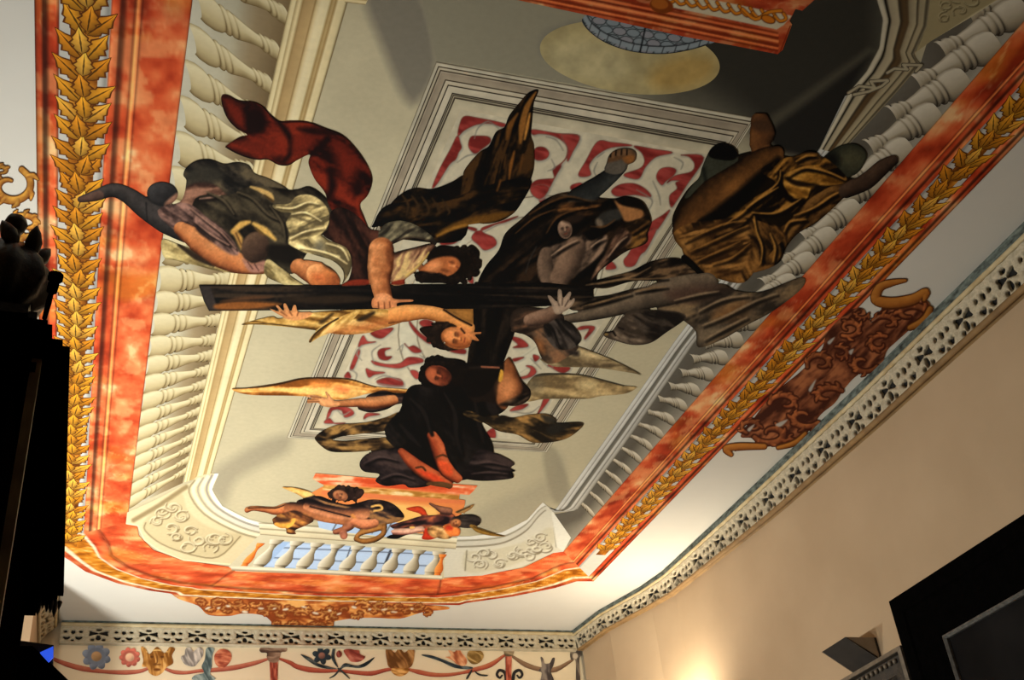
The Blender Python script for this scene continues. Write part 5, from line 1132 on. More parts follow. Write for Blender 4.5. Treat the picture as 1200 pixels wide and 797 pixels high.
# ---- orange panel and putti over the far balustrade
cv = Cv(360, 552, 565, 640, (226, 126, 62)).fr(340, 430, 4.983)
cv.fill([(132, 650), (148, 618), (600, 655), (1095, 690), (1070, 722), (1045, 745), (990, 740), (985, 770), (1022, 775), (1020, 800), (960, 960), (940, 985), (760, 970), (160, 880), (60, 800), (110, 740), (200, 690)], (228, 130, 66), sil=True, smooth=False)
cv.fold([(132, 650), (148, 618), (600, 655), (1095, 690), (1070, 722), (1045, 745), (600, 705), (170, 680)], 4, 5, [(206, 72, 34), (232, 104, 58), (246, 190, 140)], 0.9, 4, smooth=False, stretch=9)
cv.fold([(190, 688), (600, 712), (985, 748), (985, 775), (600, 745), (190, 715)], 4, 5, [(168, 110, 40), (214, 154, 76), (240, 204, 140)], 1.0, 6, smooth=False)
cv.fill([(190, 716), (600, 748), (1022, 776), (1020, 800), (600, 772), (180, 740)], (222, 118, 66), soft=1.5, smooth=False); cv.fill([(430, 790), (700, 800), (860, 830), (800, 960), (500, 900)], (246, 184, 96), soft=6)
cv.build('painted_panel', 'painted orange marble slab behind the putti', 7.4)
cv = Cv(370, 600, 480, 632, (170, 188, 206))
cv.fill([(372, 610), (474, 612), (478, 622), (466, 630), (392, 622), (374, 618)], (174, 192, 212), sil=True, smooth=False)
for x in (388, 404, 420, 436, 452): cv.stroke([(x, 624), (x + 8, 610)], 0.8, (96, 92, 90))
cv.build('painted_window', 'painted light blue window above the far handrail', 7.5)
fg = figure('painted_putti', 'painted group of tumbling putti over the far balustrade')
cv = Cv(286, 565, 480, 640, (110, 64, 42)).fr(270, 540, 6.64)
cv.fold([(408, 206), (430, 198), (520, 206), (610, 232), (662, 272), (580, 290), (520, 255)], 15, 5, [(140, 92, 34), (204, 152, 78), (232, 190, 118)], .8, 3, sil=True)
cv.fold([(515, 315), (600, 284), (690, 268), (780, 300), (900, 335), (1000, 318), (1090, 296), (1200, 305), (1280, 340), (1340, 400), (1350, 440), (1300, 470), (1160, 500), (1000, 525), (900, 445), (800, 370), (680, 352)], 12, 9, [(28, 21, 25), (66, 50, 50), (158, 112, 70)], .9, 5, sil=True, sharp=1.3)
cv.tube([(130, 378), (180, 366), (280, 376), (350, 385), (430, 368), (520, 360)], [3.2, 2.6, 3.4, 4.8, 6.5, 6], [(112, 50, 26), (188, 108, 64), (216, 148, 94)], sil=True); cv.stroke([(140, 362), (250, 358), (350, 362), (430, 335)], 0.8, (70, 38, 26))
cv.tube([(470, 365), (600, 385), (740, 420), (900, 450), (1060, 480)], [7, 8, 8, 7, 6], [(54, 34, 30), (150, 88, 56), (206, 130, 82)], L=(0.1, 0.8), sil=True)
cv.tube([(600, 350), (760, 390), (900, 410), (1040, 400)], [4, 5.5, 6, 6], [(60, 40, 40), (160, 98, 66), (220, 150, 108)], L=(0, 0.8), sil=True); cv.stroke([(620, 350), (780, 392), (930, 430)], 1.0, (38, 26, 30))
cv.fill([(760, 265), (790, 215), (880, 196), (980, 205), (1028, 245), (1000, 290), (880, 305), (800, 295)], (50, 31, 28), sil=True); cv.curls(895, 250, 125, 48, 0, 0, 360, 20, 22, (48, 31, 27), 7)
face(cv, 855, 265, 52, 33, 200, [(100, 54, 38), (156, 96, 64), (190, 128, 88)], dark=(48, 26, 20))
cv.fold([(335, 440), (430, 402), (520, 388), (645, 452), (600, 492), (505, 535), (510, 565), (440, 560), (428, 520), (350, 500), (330, 470)], 25, 7, [(58, 34, 27), (132, 76, 44), (196, 134, 66)], .9, 5, sil=True)
cv.fill([(345, 488), (440, 470), (500, 450), (470, 500), (400, 520)], (232, 164, 70), soft=3, sil=True); cv.fill([(345, 440), (450, 440), (460, 470), (380, 475)], (84, 50, 36), soft=4)
cv.tube([(815, 548), (870, 535), (930, 505), (985, 460)], [3, 4, 4.5, 4], [(80, 42, 32), (160, 92, 66), (200, 130, 92)], sil=True); cv.ell(882, 575, 30, 32, 0, (176, 108, 84), sil=True)
cv.tube([(975, 600), (1010, 560), (1100, 535), (1200, 510)], [2.4, 3, 3, 3], [(90, 54, 28), (170, 110, 52), (206, 148, 84)], sil=True); cv.tube([(975, 605), (1040, 622), (1130, 605), (1190, 560), (1200, 500)], [2.4, 3.2, 3.2, 3, 2], [(70, 42, 24), (150, 96, 46), (200, 142, 80)], sil=True)
cv.stroke([(1100, 350), (1160, 340), (1180, 370), (1120, 385)], 1.2, (206, 160, 90)); cv.stroke([(950, 420), (980, 470), (970, 520)], 2, (196, 130, 70))
cv.tube([(960, 470), (1050, 490), (1120, 480)], [4, 6, 5], [(120, 60, 44), (196, 116, 78), (222, 150, 110)])
cv.build('putto', 'tumbling putto with outstretched arm', 10.4, fg, model=0.16)
cv = Cv(452, 583, 600, 640, (110, 60, 54)).fr(430, 540, 6.64)
cv.fill([(305, 365), (400, 348), (450, 375), (475, 418), (530, 418), (460, 436), (400, 402), (340, 385)], (214, 66, 32), sil=True); cv.fill([(430, 525), (460, 495), (482, 520), (478, 562), (570, 575), (500, 608), (428, 602), (440, 560)], (216, 58, 32), sil=True)
cv.fold([(180, 500), (320, 455), (420, 425), (540, 415), (640, 398), (690, 430), (665, 475), (560, 505), (450, 515), (340, 508), (250, 530)], -10, 7, [(40, 27, 33), (106, 58, 54), (186, 96, 62)], .9, 4, sil=True)
cv.fold([(480, 520), (560, 505), (640, 540), (660, 590), (600, 605), (520, 585), (490, 560)], 15, 6, [(130, 90, 54), (200, 150, 92), (222, 180, 126)], .9, 5, sil=True); cv.fill([(600, 510), (660, 490), (720, 520), (715, 575), (650, 575)], (236, 128, 62), sil=True); cv.ell(640, 515, 30, 22, 0, (206, 62, 36), soft=3)
cv.fold([(665, 450), (700, 425), (760, 413), (840, 418), (886, 450), (870, 495), (800, 518), (720, 512), (680, 490)], 10, 6, [(30, 24, 25), (50, 42, 42), (78, 68, 62)], .9, 4, sil=True)
face(cv, 690, 480, 34, 26, 170, FL, dark=(60, 30, 20))
cv.fill([(685, 392), (760, 360), (832, 333), (805, 372), (740, 404)], (176, 132, 80), sil=True); cv.stroke([(700, 395), (800, 350)], 0.7, (96, 66, 34)); cv.fill([(808, 498), (880, 520), (1000, 560), (1085, 582), (960, 578), (850, 548)], (166, 124, 52), sil=True); cv.stroke([(830, 510), (940, 548), (1060, 578)], 0.7, (90, 64, 26))
cv.tube([(490, 328), (530, 350), (580, 375), (640, 385)], [1.2, 2, 4, 4], [(70, 40, 40), (140, 88, 70), (190, 130, 96)], sil=True)
cv.fill([(150, 590), (250, 545), (320, 515), (362, 555), (300, 575), (230, 602)], (22, 18, 20), sil=True); cv.tube([(200, 545), (320, 545), (420, 530)], [2, 3, 3], [(150, 90, 80), (214, 160, 140), (232, 190, 170)], sil=True)
cv.build('putto', 'small putto with red ribbon and grey hair', 10.8, fg, model=0.16)

# ------------------------------------------------------------------ plaster cornice with openwork frieze
plast_m = mat('cornice_plaster', (196, 184, 158), (170, 158, 132), scale=14, rough=0.8, bump=0.25, bscale=90)
mould_m = mat('cornice_moulding', (206, 190, 152), (176, 152, 108), scale=9, rough=0.75, bump=0.15, bscale=70)
umber_m = mat('umber_moulding', (150, 118, 74), (120, 92, 58), scale=8, rough=0.75, bump=0.15, bscale=70)
hole_m = mat('frieze_backing', (20, 20, 20), (30, 29, 27), rough=0.9)
teal_m = mat('teal_marbling', (24, 31, 29), (116, 126, 118), scale=16, rough=0.6, detail=8, stretch=(1, 1, 2.5))
def hole_plate(name, holes, nu=30, nv=24):
    """unit plaster plate with openings: u along 0..1, v down 0..1, w towards the room"""
    u = np.linspace(0, 1, nu); v = np.linspace(0, 1, nv); U, V = np.meshgrid(u, v)
    sd = np.full(U.shape, 1e3)
    holes = [[(c[0] + (x - c[0]) * 1.18, c[1] + (y - c[1]) * 1.18) for x, y in P] for P in holes for c in [np.mean(P, axis=0)]]
    for P in holes: sd = np.minimum(sd, seg_dist(U, V, crom(P, True, 4), True))
    solid = sd > 0
    k = solid[:-1, :-1] | solid[1:, :-1] | solid[:-1, 1:] | solid[1:, 1:]
    gy, gx = np.gradient(sd, 1 / (nv - 1), 1 / (nu - 1)); g2 = np.maximum(gx * gx + gy * gy, 0.3)
    mv = np.where(sd < 0, np.minimum(-sd, 1.4 / nv), 0) / g2
    X = U + mv * gx; Y = V + mv * gy
    ids = np.arange(nu * nv).reshape(nv, nu)
    q = np.stack([ids[:-1, :-1], ids[:-1, 1:], ids[1:, 1:], ids[1:, :-1]], -1)[k]
    used = np.unique(q); re = np.full(nu * nv, -1); re[used] = np.arange(len(used))
    dd = np.clip(sd, 0, 0.09)
    rel = np.sqrt(dd / 0.09) * 0.012 + 0.004 * np.cos(6.28 * 2 * U) * np.cos(6.28 * V)
    verts = np.stack([X.ravel()[used], Y.ravel()[used], rel.ravel()[used]], -1)
    bm = bmesh.new(); vv = [bm.verts.new(p) for p in verts]
    for f in re[q]: bm.faces.new([vv[i] for i in f])
    ed = [e for e in bm.edges if e.is_boundary and not all(min(v.co.x, 1 - v.co.x, v.co.y, 1 - v.co.y) < 1e-4 for v in e.verts)]
    ex = bmesh.ops.extrude_edge_only(bm, edges=ed)
    for g in ex['geom']:
        if isinstance(g, bmesh.types.BMVert): g.co.z = -0.02
    bmesh.ops.recalc_face_normals(bm, faces=bm.faces[:])
    me = bpy.data.meshes.new(name); bm.to_mesh(me); bm.free()
    for p in me.polygons: p.use_smooth = True
    me.materials.append(plast_m)
    return me
def oval(cx, cy, rx, ry, n=8): return [(cx + rx * math.cos(6.283 * k / n), cy + ry * math.sin(6.283 * k / n)) for k in range(n)]
plate_a = hole_plate('cross_plate', [[(0.10, 0.22), (0.20, 0.30), (0.44, 0.40), (0.44, 0.46), (0.20, 0.56), (0.10, 0.64), (0.16, 0.43)], [(0.90, 0.22), (0.80, 0.30), (0.56, 0.40), (0.56, 0.46), (0.80, 0.56), (0.90, 0.64), (0.84, 0.43)],
     oval(0.5, 0.20, 0.10, 0.07), [(0.5, 0.56), (0.57, 0.66), (0.58, 0.80), (0.5, 0.86), (0.42, 0.80), (0.43, 0.66)], oval(0.28, 0.84, 0.07, 0.07), oval(0.72, 0.84, 0.07, 0.07)])
plate_b = hole_plate('knot_plate', [oval(0.5, 0.36, 0.075, 0.10), oval(0.2, 0.34, 0.07, 0.07), oval(0.8, 0.34, 0.07, 0.07), [(0.12, 0.66), (0.26, 0.68), (0.38, 0.66), (0.34, 0.80), (0.22, 0.83)], [(0.88, 0.66), (0.74, 0.68), (0.62, 0.66), (0.66, 0.80), (0.78, 0.83)], oval(0.5, 0.90, 0.06, 0.06)])
def sweep(name, path, prof, m, parent, smooth=True):
    """path: list of (x, y, nx, ny, k) with inward normal and height scale; prof: list of (inward, down)"""
    vs_, fs = [], []; n = len(prof)
    for (x, y, nx, ny, k) in path:
        for (o, d) in prof: vs_.append((x + nx * o, y + ny * o, ZC - d * k))
    for i in range(len(path) - 1):
        for j in range(n - 1): fs.append((i * n + j, (i + 1) * n + j, (i + 1) * n + j + 1, i * n + j + 1))
    me = pydata(name, vs_, fs, smooth)
    bm = bmesh.new(); bm.from_mesh(me); bmesh.ops.recalc_face_normals(bm, faces=bm.faces[:]); bm.to_mesh(me); bm.free()
    return link(name, me, m, parent)
def bead(c_o, c_d, r, n=9, a0=-100, a1=190):
    return [(c_o + r * math.cos(math.radians(a)), c_d + r * math.sin(math.radians(a))) for a in np.linspace(a0, a1, n)]
def cornice(name, P, ks, lean, hs, pitch, y_strip, foot=0.045, foot_m=None):
    """P plan points, ks height scale, hs total height, lean: how far the foot sits back"""
    root = empty(name, (P[0][0], P[0][1], ZC)); root['kind'] = 'structure'
    path = []
    for i, (x, y) in enumerate(P):
        a = np.array(P[max(i - 1, 0)]); b = np.array(P[min(i + 1, len(P) - 1)]); t = (b - a) / np.linalg.norm(b - a)
        path.append((x, y, -t[1], t[0], ks[i]))                     # room lies to the left of the walking direction
    s1 = y_strip; s2 = s1 + 0.03; s3 = hs - foot; q = foot / 0.045
    sweep('painted_strip', path, [(0.0, 0.0), (-lean * 0.15, s1)], teal_m, root, False)
    sweep('top_moulding', path, [(-0.03, s1 - 0.004)] + bead(-lean * 0.15, s1 + 0.014, 0.017) + [(-0.05, s2)], mould_m, root)
    sweep('frieze_backing', path, [(-lean * 0.2 - 0.035, s2 - 0.01), (-lean - 0.035, s3 + 0.01)], hole_m, root, False)
    sweep('bottom_moulding', path, [(-lean - 0.06, s3 - 0.002)] + bead(-lean + 0.0, s3 + 0.020 * q, 0.022 * q) + [(-lean - 0.03, s3 + 0.044 * q), (-lean - 0.09, s3 + 0.046 * q)], foot_m or umber_m, root)
    # openwork panels along the path
    pts = np.array([[p[0], p[1]] for p in path]); L = np.concatenate([[0], np.cumsum(np.linalg.norm(np.diff(pts, axis=0), axis=1))])
    n = int(L[-1] / pitch); pt = L[-1] / n
    at = lambda s, c: float(np.interp(s, L, [p[c] for p in path]))
    def P3(s, d, o):
        k = at(s, 4); return Vector((at(s, 0) + at(s, 2) * o, at(s, 1) + at(s, 3) * o, ZC - d * k))
    for i in range(n):
        s = i * pt
        o0 = P3(s, s2, -lean * 0.2 - 0.012); ex = P3(s + pt, s2, -lean * 0.2 - 0.012) - o0; ey = P3(s, s3, -lean - 0.012) - o0
        ez = ex.cross(ey).normalized()
        if ez.dot(Vector((at(s, 2), at(s, 3), 0))) < 0: ez = -ez
        o = bpy.data.objects.new('openwork_panel', plate_a if i % 2 else plate_b); col.objects.link(o)
        o.parent = root
        M = Matrix(((ex.x, ey.x, ez.x, o0.x), (ex.y, ey.y, ez.y, o0.y), (ex.z, ey.z, ez.z, o0.z), (0, 0, 0, 1)))
        o.matrix_parent_inverse = Matrix.Translation(root.location).inverted()
        o.matrix_basis = M
    return root
def lowk(y): return float(np.interp(y, [3.8, 5.9, 7.2, 8.7, 9.6, 10.8], [0.345, 0.332, 0.322, 0.26, 0.222, 0.222])) / 0.33
_r = [(x, y) for x, y in RP]
dens = []
for (a, b) in zip(_r[1:-1], _r[2:]):
    n = max(2, int(math.hypot(b[0] - a[0], b[1] - a[1]) / 0.25))
    dens += [(a[0] + (b[0] - a[0]) * t / n, a[1] + (b[1] - a[1]) * t / n) for t in range(n)]
dens = [(4.93, 1.2), (4.93, 2.0), (4.93, 3.0)] + dens + [_r[-1]]
cornice('trim_1', [(4.74, YF)] + [(4.0 - 0.9 * t + 0.7, YF) for t in ()] + [(4.74 - 5.12 * t / 12, YF) for t in range(1, 13)], [1.0] * 13, 0.012, 0.215, 0.216, 0.022, 0.02, plast_m)
cornice('trim_2', dens, [lowk(y) for _, y in dens], 0.05, 0.33, 0.216, 0.06)
cornice('trim_3', [(-0.41, YF), (-0.405, 10.4), (-0.40, 10.0), (-0.40, 9.62)], [1.0] * 4, 0.14, 0.235, 0.205, 0.045, 0.03, plast_m)

# ------------------------------------------------------------------ painted flower frieze on the far wall
FWE = np.array([0.86, 0.84, 0.74])
def far_plane(px, py, rgb, layer):
    P = onY(px, py, YF + 0.058); P[:, 1] = YF + 0.058 - 0.0006 * layer
    return P, to_paint(rgb, FWE)
WF = empty('flower_frieze', (2.2, YF, ZC - 0.4))
tag(WF, 'painted frieze of ribbon swags and flowers on the cream far wall below the cornice', 'frieze')
def wf(name, cv, label, layer): return cv.build(name, label, layer, WF, far_plane)
RB = [(120, 58, 44), (160, 84, 62), (192, 124, 92)]
def swag(P, wd, cols=RB, label=None):
    P = np.array(P); x0, y0 = P.min(0) - 8; x1, y1 = P.max(0) + 8
    cv = Cv(x0, y0, x1, y1, cols[1], 0.7); cv.tube(P, wd, cols, sil=True); wf('painted_ribbon', cv, label, 1 + 0.1 * len(WF.children))
f1 = lambda P: [(60 + x / 8, 740 + y / 8) for x, y in P]
f2 = lambda P: [(200 + x / 8, 740 + y / 8) for x, y in P]
f3 = lambda P: [(340 + x / 8, 740 + y / 8) for x, y in P]
f4 = lambda P: [(480 + x / 5.714, 740 + y / 5.714) for x, y in P]
swag(f1([(-120, 190), (20, 258), (150, 310), (300, 350), (500, 378), (700, 385), (850, 370), (960, 320)]), [1, 2, 3, 3.2, 2.2, 2.8, 2.2, 1.2])
swag(f1([(1020, 330), (1120, 372)]) + f2([(60, 385), (150, 388), (280, 370), (420, 362), (600, 340), (780, 300), (915, 258)]), [1.2, 2, 2.4, 2, 2, 2.6, 3, 2.6, 1.4])
swag(f2([(1015, 255), (1120, 295)]) + f3([(60, 330), (180, 360), (330, 372), (450, 370), (600, 385), (760, 395), (900, 362), (1000, 350)]), [1.2, 2.4, 2.8, 3.2, 2.4, 1.6, 2.4, 2.8, 2.2, 1.4], [(110, 48, 34), (150, 68, 48), (184, 104, 76)])
swag(f3([(1060, 345), (1160, 370)]) + f4([(60, 272), (150, 290), (250, 292), (350, 278), (430, 258), (540, 225), (635, 160)]), [1.2, 2.2, 2.8, 2.6, 2.2, 1.8, 2.6, 3.0, 1.4], [(120, 54, 38), (160, 78, 54), (186, 120, 80)])
swag(f4([(690, 168), (780, 225), (880, 255), (980, 255), (1090, 192)]), [1.4, 3, 2.6, 3, 1.4], [(84, 62, 44), (120, 92, 66), (150, 120, 90)])
def flower(label, cx, cy, r, n, c, cc, rc, r2=0.55, sq=0.9):
    cv = Cv(cx - r * 1.3, cy - r * 1.3, cx + r * 1.3, cy + r * 1.3, c, 0.6)
    for k in range(n):
        a = 6.283 * k / n + 0.3
        cv.ell(cx + r * 0.62 * math.cos(a), cy + sq * r * 0.62 * math.sin(a), r * 0.42, r * 0.30, math.degrees(a), c, sil=True, shade=[tuple(v * 0.62 for v in c), c, tuple(min(235, v * 1.25) for v in c)])
    cv.ell(cx, cy, r * 0.6, r * 0.55, 0, tuple(v * 0.9 for v in c), sil=True)
    cv.ell(cx, cy, r * rc, r * rc * 0.95, 0, cc, shade=[tuple(v * 0.7 for v in cc), cc, tuple(min(240, v * 1.2) for v in cc)])
    wf('painted_flower', cv, label, 6)
flower('blue painted star flower', 113, 769.5, 16.5, 8, (126, 134, 142), (176, 138, 92), 0.36)
flower('red painted rose', 152, 770.5, 12, 9, (196, 104, 82), (222, 170, 130), 0.42)
flower('dark slate painted flower', 377, 768.5, 11, 6, (46, 54, 56), (130, 88, 70), 0.34)
def blob(name, label, P, cols, ang=30, per=4, lay=6, extra=None, smooth=True):
    P = np.array(P); x0, y0 = P.min(0) - 5; x1, y1 = P.max(0) + 5
    cv = Cv(x0, y0, x1, y1, cols[1], 0.6); cv.fold(P, ang, per, cols, 0.9, len(WF.children), sil=True, smooth=smooth)
    if extra: extra(cv)
    wf(name, cv, label, lay)
GD = [(124, 76, 28), (180, 126, 60), (214, 164, 92)]
def maskface(cv):
    for x, y in ((178, 770), (190, 770)): cv.ell(x, y, 2, 1.3, 0, (90, 52, 22))
    cv.stroke([(184, 770), (184, 777), (180, 779), (188, 779)], 0.7, (104, 62, 26)); cv.ell(184, 785, 4, 1.6, 0, (104, 60, 24), soft=1.5); cv.stroke([(172, 764), (184, 762), (196, 764)], 0.8, (220, 176, 100))
blob('painted_mask', 'golden painted grotesque mask', f1([(840, 150), (885, 165), (920, 215), (990, 148), (1060, 205), (1110, 150), (1160, 168), (1130, 230), (1142, 300), (1080, 340), (1040, 392), (980, 420), (920, 392), (900, 340), (850, 330), (862, 270)]), GD, 80, 5, 6.4, maskface)
blob('painted_flower', 'pale grey painted lily', f2([(95, 240), (130, 220), (140, 165), (180, 150), (215, 190), (260, 150), (300, 170), (300, 230), (260, 290), (220, 330), (150, 320), (115, 290)]), [(120, 112, 100), (170, 160, 142), (206, 194, 172)], 70, 4)
blob('painted_leaf', 'teal painted acanthus leaf', f2([(330, 170), (360, 150), (410, 165), (390, 230), (385, 330), (370, 400), (420, 450), (300, 470), (200, 450), (230, 410), (310, 390), (290, 330), (320, 260)]), [(64, 76, 72), (100, 114, 106), (140, 150, 136)], 60, 4, 6.2)
blob('painted_seed_pod', 'red painted round seed pod', f2([(412, 220), (450, 175), (510, 168), (560, 200), (568, 260), (530, 320), (480, 348), (430, 320), (408, 270)]), [(140, 66, 46), (182, 98, 66), (206, 136, 96)], 10, 3)
def capital(label, P, sh, cols=((74, 54, 42), (116, 88, 66), (150, 122, 96))):
    blob('painted_capital', label, P, list(cols), 10, 4, 6.6)
    blob('painted_shaft', None, sh, [(118, 50, 36), (160, 76, 52), (190, 112, 84)], 88, 3, 6.3, None, False)
capital('brown painted bracket on red shaft', f2([(832, 178), (850, 150), (920, 152), (970, 143), (1030, 150), (1085, 155), (1082, 190), (1035, 200), (1020, 250), (1000, 290), (930, 290), (900, 245), (900, 205), (850, 200)]), f2([(925, 280), (1005, 280), (1000, 500), (935, 500)]))
blob('painted_leaf', 'dark painted grass blades', f3([(95, 216), (180, 245), (260, 300), (360, 330), (440, 355), (300, 345), (200, 300)]), [(32, 38, 38), (54, 60, 58), (84, 88, 80)], 20, 3, 6.1)
blob('painted_leaf', None, f3([(385, 240), (402, 150), (425, 150), (415, 240), (450, 340), (410, 300)]), [(32, 38, 38), (54, 60, 58), (84, 88, 80)], 80, 3, 6.3)
blob('painted_leaf', None, f3([(790, 243), (720, 320), (640, 345), (520, 335), (460, 370), (510, 300), (640, 320)]), [(32, 38, 38), (54, 60, 58), (84, 88, 80)], 160, 3, 6.2)
blob('painted_flower', 'dark red painted bud', f3([(430, 210), (455, 180), (485, 205), (475, 240), (445, 245)]), [(84, 36, 30), (120, 56, 44), (150, 84, 66)], 70, 3)
blob('painted_flower', 'red painted anemone', f3([(500, 182), (550, 165), (600, 175), (645, 180), (655, 215), (702, 240), (660, 282), (580, 288), (540, 250)]), [(110, 46, 36), (148, 68, 52), (186, 112, 88)], 30, 4, 6.5)
for P in ([(370, 440), (420, 410), (470, 350)], [(555, 442), (500, 390), (450, 350)]):
    q = np.array(f3(P)); cv = Cv(*(q.min(0) - 4), *(q.max(0) + 4), (50, 54, 50), 0.6); cv.stroke(q, [0.6, 1.1, 1], (54, 58, 54), sil=True); wf('painted_stem', cv, None, 6.8 + 0.1 * P[0][0] / 100)
blob('painted_crown', 'golden brown painted three-pointed crown', f3([(895, 165), (925, 150), (980, 200), (1025, 150), (1070, 200), (1135, 150), (1165, 180), (1150, 300), (1100, 348), (940, 345), (905, 270)]), [(96, 60, 28), (142, 96, 50), (180, 132, 76)], 60, 5, 6.5)
blob('painted_crown_base', None, f3([(950, 350), (1110, 350), (1090, 400), (1030, 424), (970, 402)]), GD, 10, 4, 6.7)
blob('painted_flower', 'orange painted tulip', f4([(238, 172), (275, 165), (255, 120), (300, 140), (320, 103), (350, 148), (382, 190), (370, 232), (320, 222), (280, 192)]), [(146, 78, 48), (192, 120, 76), (216, 164, 116)], 50, 4, 6.5)
blob('painted_leaf', 'long dark painted leaf', f4([(78, 160), (140, 160), (230, 190), (320, 225), (420, 240), (400, 255), (300, 245), (200, 200)]), [(36, 42, 44), (58, 66, 66), (90, 98, 94)], 20, 3, 6.3)
blob('painted_seed_pod', 'ochre painted round seed pod', f4([(385, 150), (410, 122), (450, 115), (490, 145), (492, 180), (460, 215), (420, 220), (390, 190)]), [(112, 84, 40), (156, 122, 66), (186, 152, 92)], 30, 3, 6.4)
blob('painted_stem', None, f4([(378, 312), (410, 260), (420, 262), (390, 318)]), [(50, 50, 44)] * 3, 0, 3, 6.8); blob('painted_stem', None, f4([(430, 262), (470, 285), (520, 292), (515, 302), (460, 295)]), [(50, 50, 44)] * 3, 0, 3, 6.8)
capital('grey painted bracket with black curls', f4([(565, 120), (600, 108), (640, 112), (690, 110), (720, 116), (700, 135), (688, 165), (640, 165), (625, 130), (580, 130)]), f4([(640, 160), (684, 160), (680, 340), (645, 340)]), ((86, 72, 52), (124, 106, 78), (160, 140, 104)))
for cx, sg in ((610, 1), (728, -1)):
    q = np.array(f4([(cx + 38 * sg, 330), (cx + 25 * sg, 275), (cx - 10 * sg, 262), (cx - 26 * sg, 290), (cx - 8 * sg, 312), (cx + 8 * sg, 296)])); cv = Cv(*(q.min(0) - 4), *(q.max(0) + 4), (40, 36, 34), 0.6); cv.stroke(q, [2, 1.8, 1.6, 1.4, 1], (44, 40, 38), sil=True); wf('painted_curl', cv, None, 6.2)
blob('painted_bird', 'grey painted bird perched on the last swag', f4([(876, 175), (892, 180), (905, 215), (938, 212), (955, 180), (972, 182), (962, 230), (945, 270), (965, 340), (880, 340), (885, 280), (860, 265), (885, 235)]), [(66, 58, 52), (98, 88, 78), (130, 118, 102)], 80, 4, 6.4)
def ringx(cv): cv.ell(674, 769, 3.2, 3.6, 0, (196, 178, 146))
blob('painted_capital', 'grey painted ring bracket in the corner', f4([(1076, 140), (1100, 128), (1140, 130), (1150, 160), (1135, 195), (1142, 340), (1115, 340), (1112, 200), (1080, 190)]), [(76, 66, 56), (108, 96, 80), (140, 126, 104)], 80, 4, 6.4, ringx)

# ------------------------------------------------------------------ pictures and wedge sconces on the right wall
black_m = mat('ebonised_wood', (8, 7, 7), (5, 5, 4), scale=20, rough=0.8, bump=0.1, bscale=60, spec=0.0)
slip_m = mat('tarnished_silver', (120, 118, 112), (84, 82, 78), scale=30, rough=0.5, spec=0.4)
canvas_m = mat('dark_canvas', (26, 25, 25), (14, 13, 13), scale=3, rough=0.7, spec=0.05)
carved_m = mat('dark_carved_gilt', (58, 50, 40), (30, 27, 24), scale=30, rough=0.55, bump=0.3, bscale=80)
edge_m = mat('grey_gilt_edge', (124, 112, 96), (92, 82, 68), scale=20, rough=0.5)
iron_m = mat('grey_metal', (160, 146, 128), (146, 132, 114), scale=12, rough=0.6)
iron2_m = mat('dark_metal', (62, 57, 52), (52, 48, 44), scale=12, rough=0.6)
def rail4(name, x0, x1, y0, y1, z0, z1, w_, m, parent, prof=None):
    """mitred frame in the plane X = const; prof: (t across 0 outer..1 inner, x offset towards the room)"""
    prof = prof or [(0, 0), (0, 1), (1, 0.7), (1, 0)]
    vs_, fs = [], []; n = len(prof)
    for (cy, cz, sy, sz) in ((y0, z0, 1, 1), (y1, z0, -1, 1), (y1, z1, -1, -1), (y0, z1, 1, -1)):
        for (t, o) in prof: vs_.append((x0 + (x1 - x0) * o, cy + sy * t * w_, cz + sz * t * w_))
    for c in range(4):
        d = (c + 1) % 4
        for j in range(n - 1): fs.append((c * n + j, d * n + j, d * n + j + 1, c * n + j + 1))
    me = pydata(name, vs_, fs)
    bm = bmesh.new(); bm.from_mesh(me); bmesh.ops.recalc_face_normals(bm, faces=bm.faces[:]); bm.to_mesh(me); bm.free()
    return link(name, me, m, parent)
WX = 5.07
pic = empty('framed_picture', (WX, 4.3, CAMZ + 0.2))
tag(pic, 'large dark picture in a wide black frame with thin silver inner edge', 'picture')
rail4('frame', WX, 4.97, 2.4, 6.055, CAMZ + 0.2, CAMZ + 2.49, 0.37, black_m, pic, [(0, 0), (0, 0.9), (0.04, 1), (0.3, 1), (0.34, 0.86), (0.9, 0.6), (1, 0.55), (1, 0)])
rail4('inner_slip', WX, 5.005, 2.77, 5.685, CAMZ + 0.57, CAMZ + 2.12, 0.025, slip_m, pic, [(0, 0), (0, 1), (0.5, 1.15), (1, 0.9), (1, 0)])
link('canvas', box_me('canvas', 5.03, 5.06, 2.77, 5.685, CAMZ + 0.57, CAMZ + 2.12), canvas_m, pic)
pic2 = empty('framed_picture', (WX, 6.7, CAMZ + 0.6))
tag(pic2, 'smaller dark picture in a carved frame below the unlit wedge sconce', 'picture')
rail4('frame', WX, 5.0, 6.1, 7.6, CAMZ + 0.6, CAMZ + 2.19, 0.2, carved_m, pic2, [(0, 0), (0, 1), (0.12, 1.1), (0.16, 0.8), (0.7, 0.7), (0.8, 0.95), (1, 0.6), (1, 0)])
rail4('gilt_edge', WX, 4.992, 6.09, 7.61, CAMZ + 0.59, CAMZ + 2.2, 0.03, edge_m, pic2, [(0, 0), (0, 1), (1, 1.08), (1, 0.6)])
link('canvas', box_me('canvas', 5.03, 5.06, 6.3, 7.4, CAMZ + 0.8, CAMZ + 1.99), canvas_m, pic2)
bead_me = lathe_me('carved_bead', [(0.001, -0.018), (0.012, -0.014), (0.018, 0), (0.012, 0.014), (0.001, 0.018)], 8)
bead_me.materials.append(edge_m)
for i in range(26):
    o = bpy.data.objects.new('carved_bead', bead_me); col.objects.link(o); o.parent = pic2
    o.location = Vector((5.008, 6.2 + i * 0.054, CAMZ + 2.13)) - Vector(pic2.location); o.rotation_euler = (math.radians(20), 0, 0)
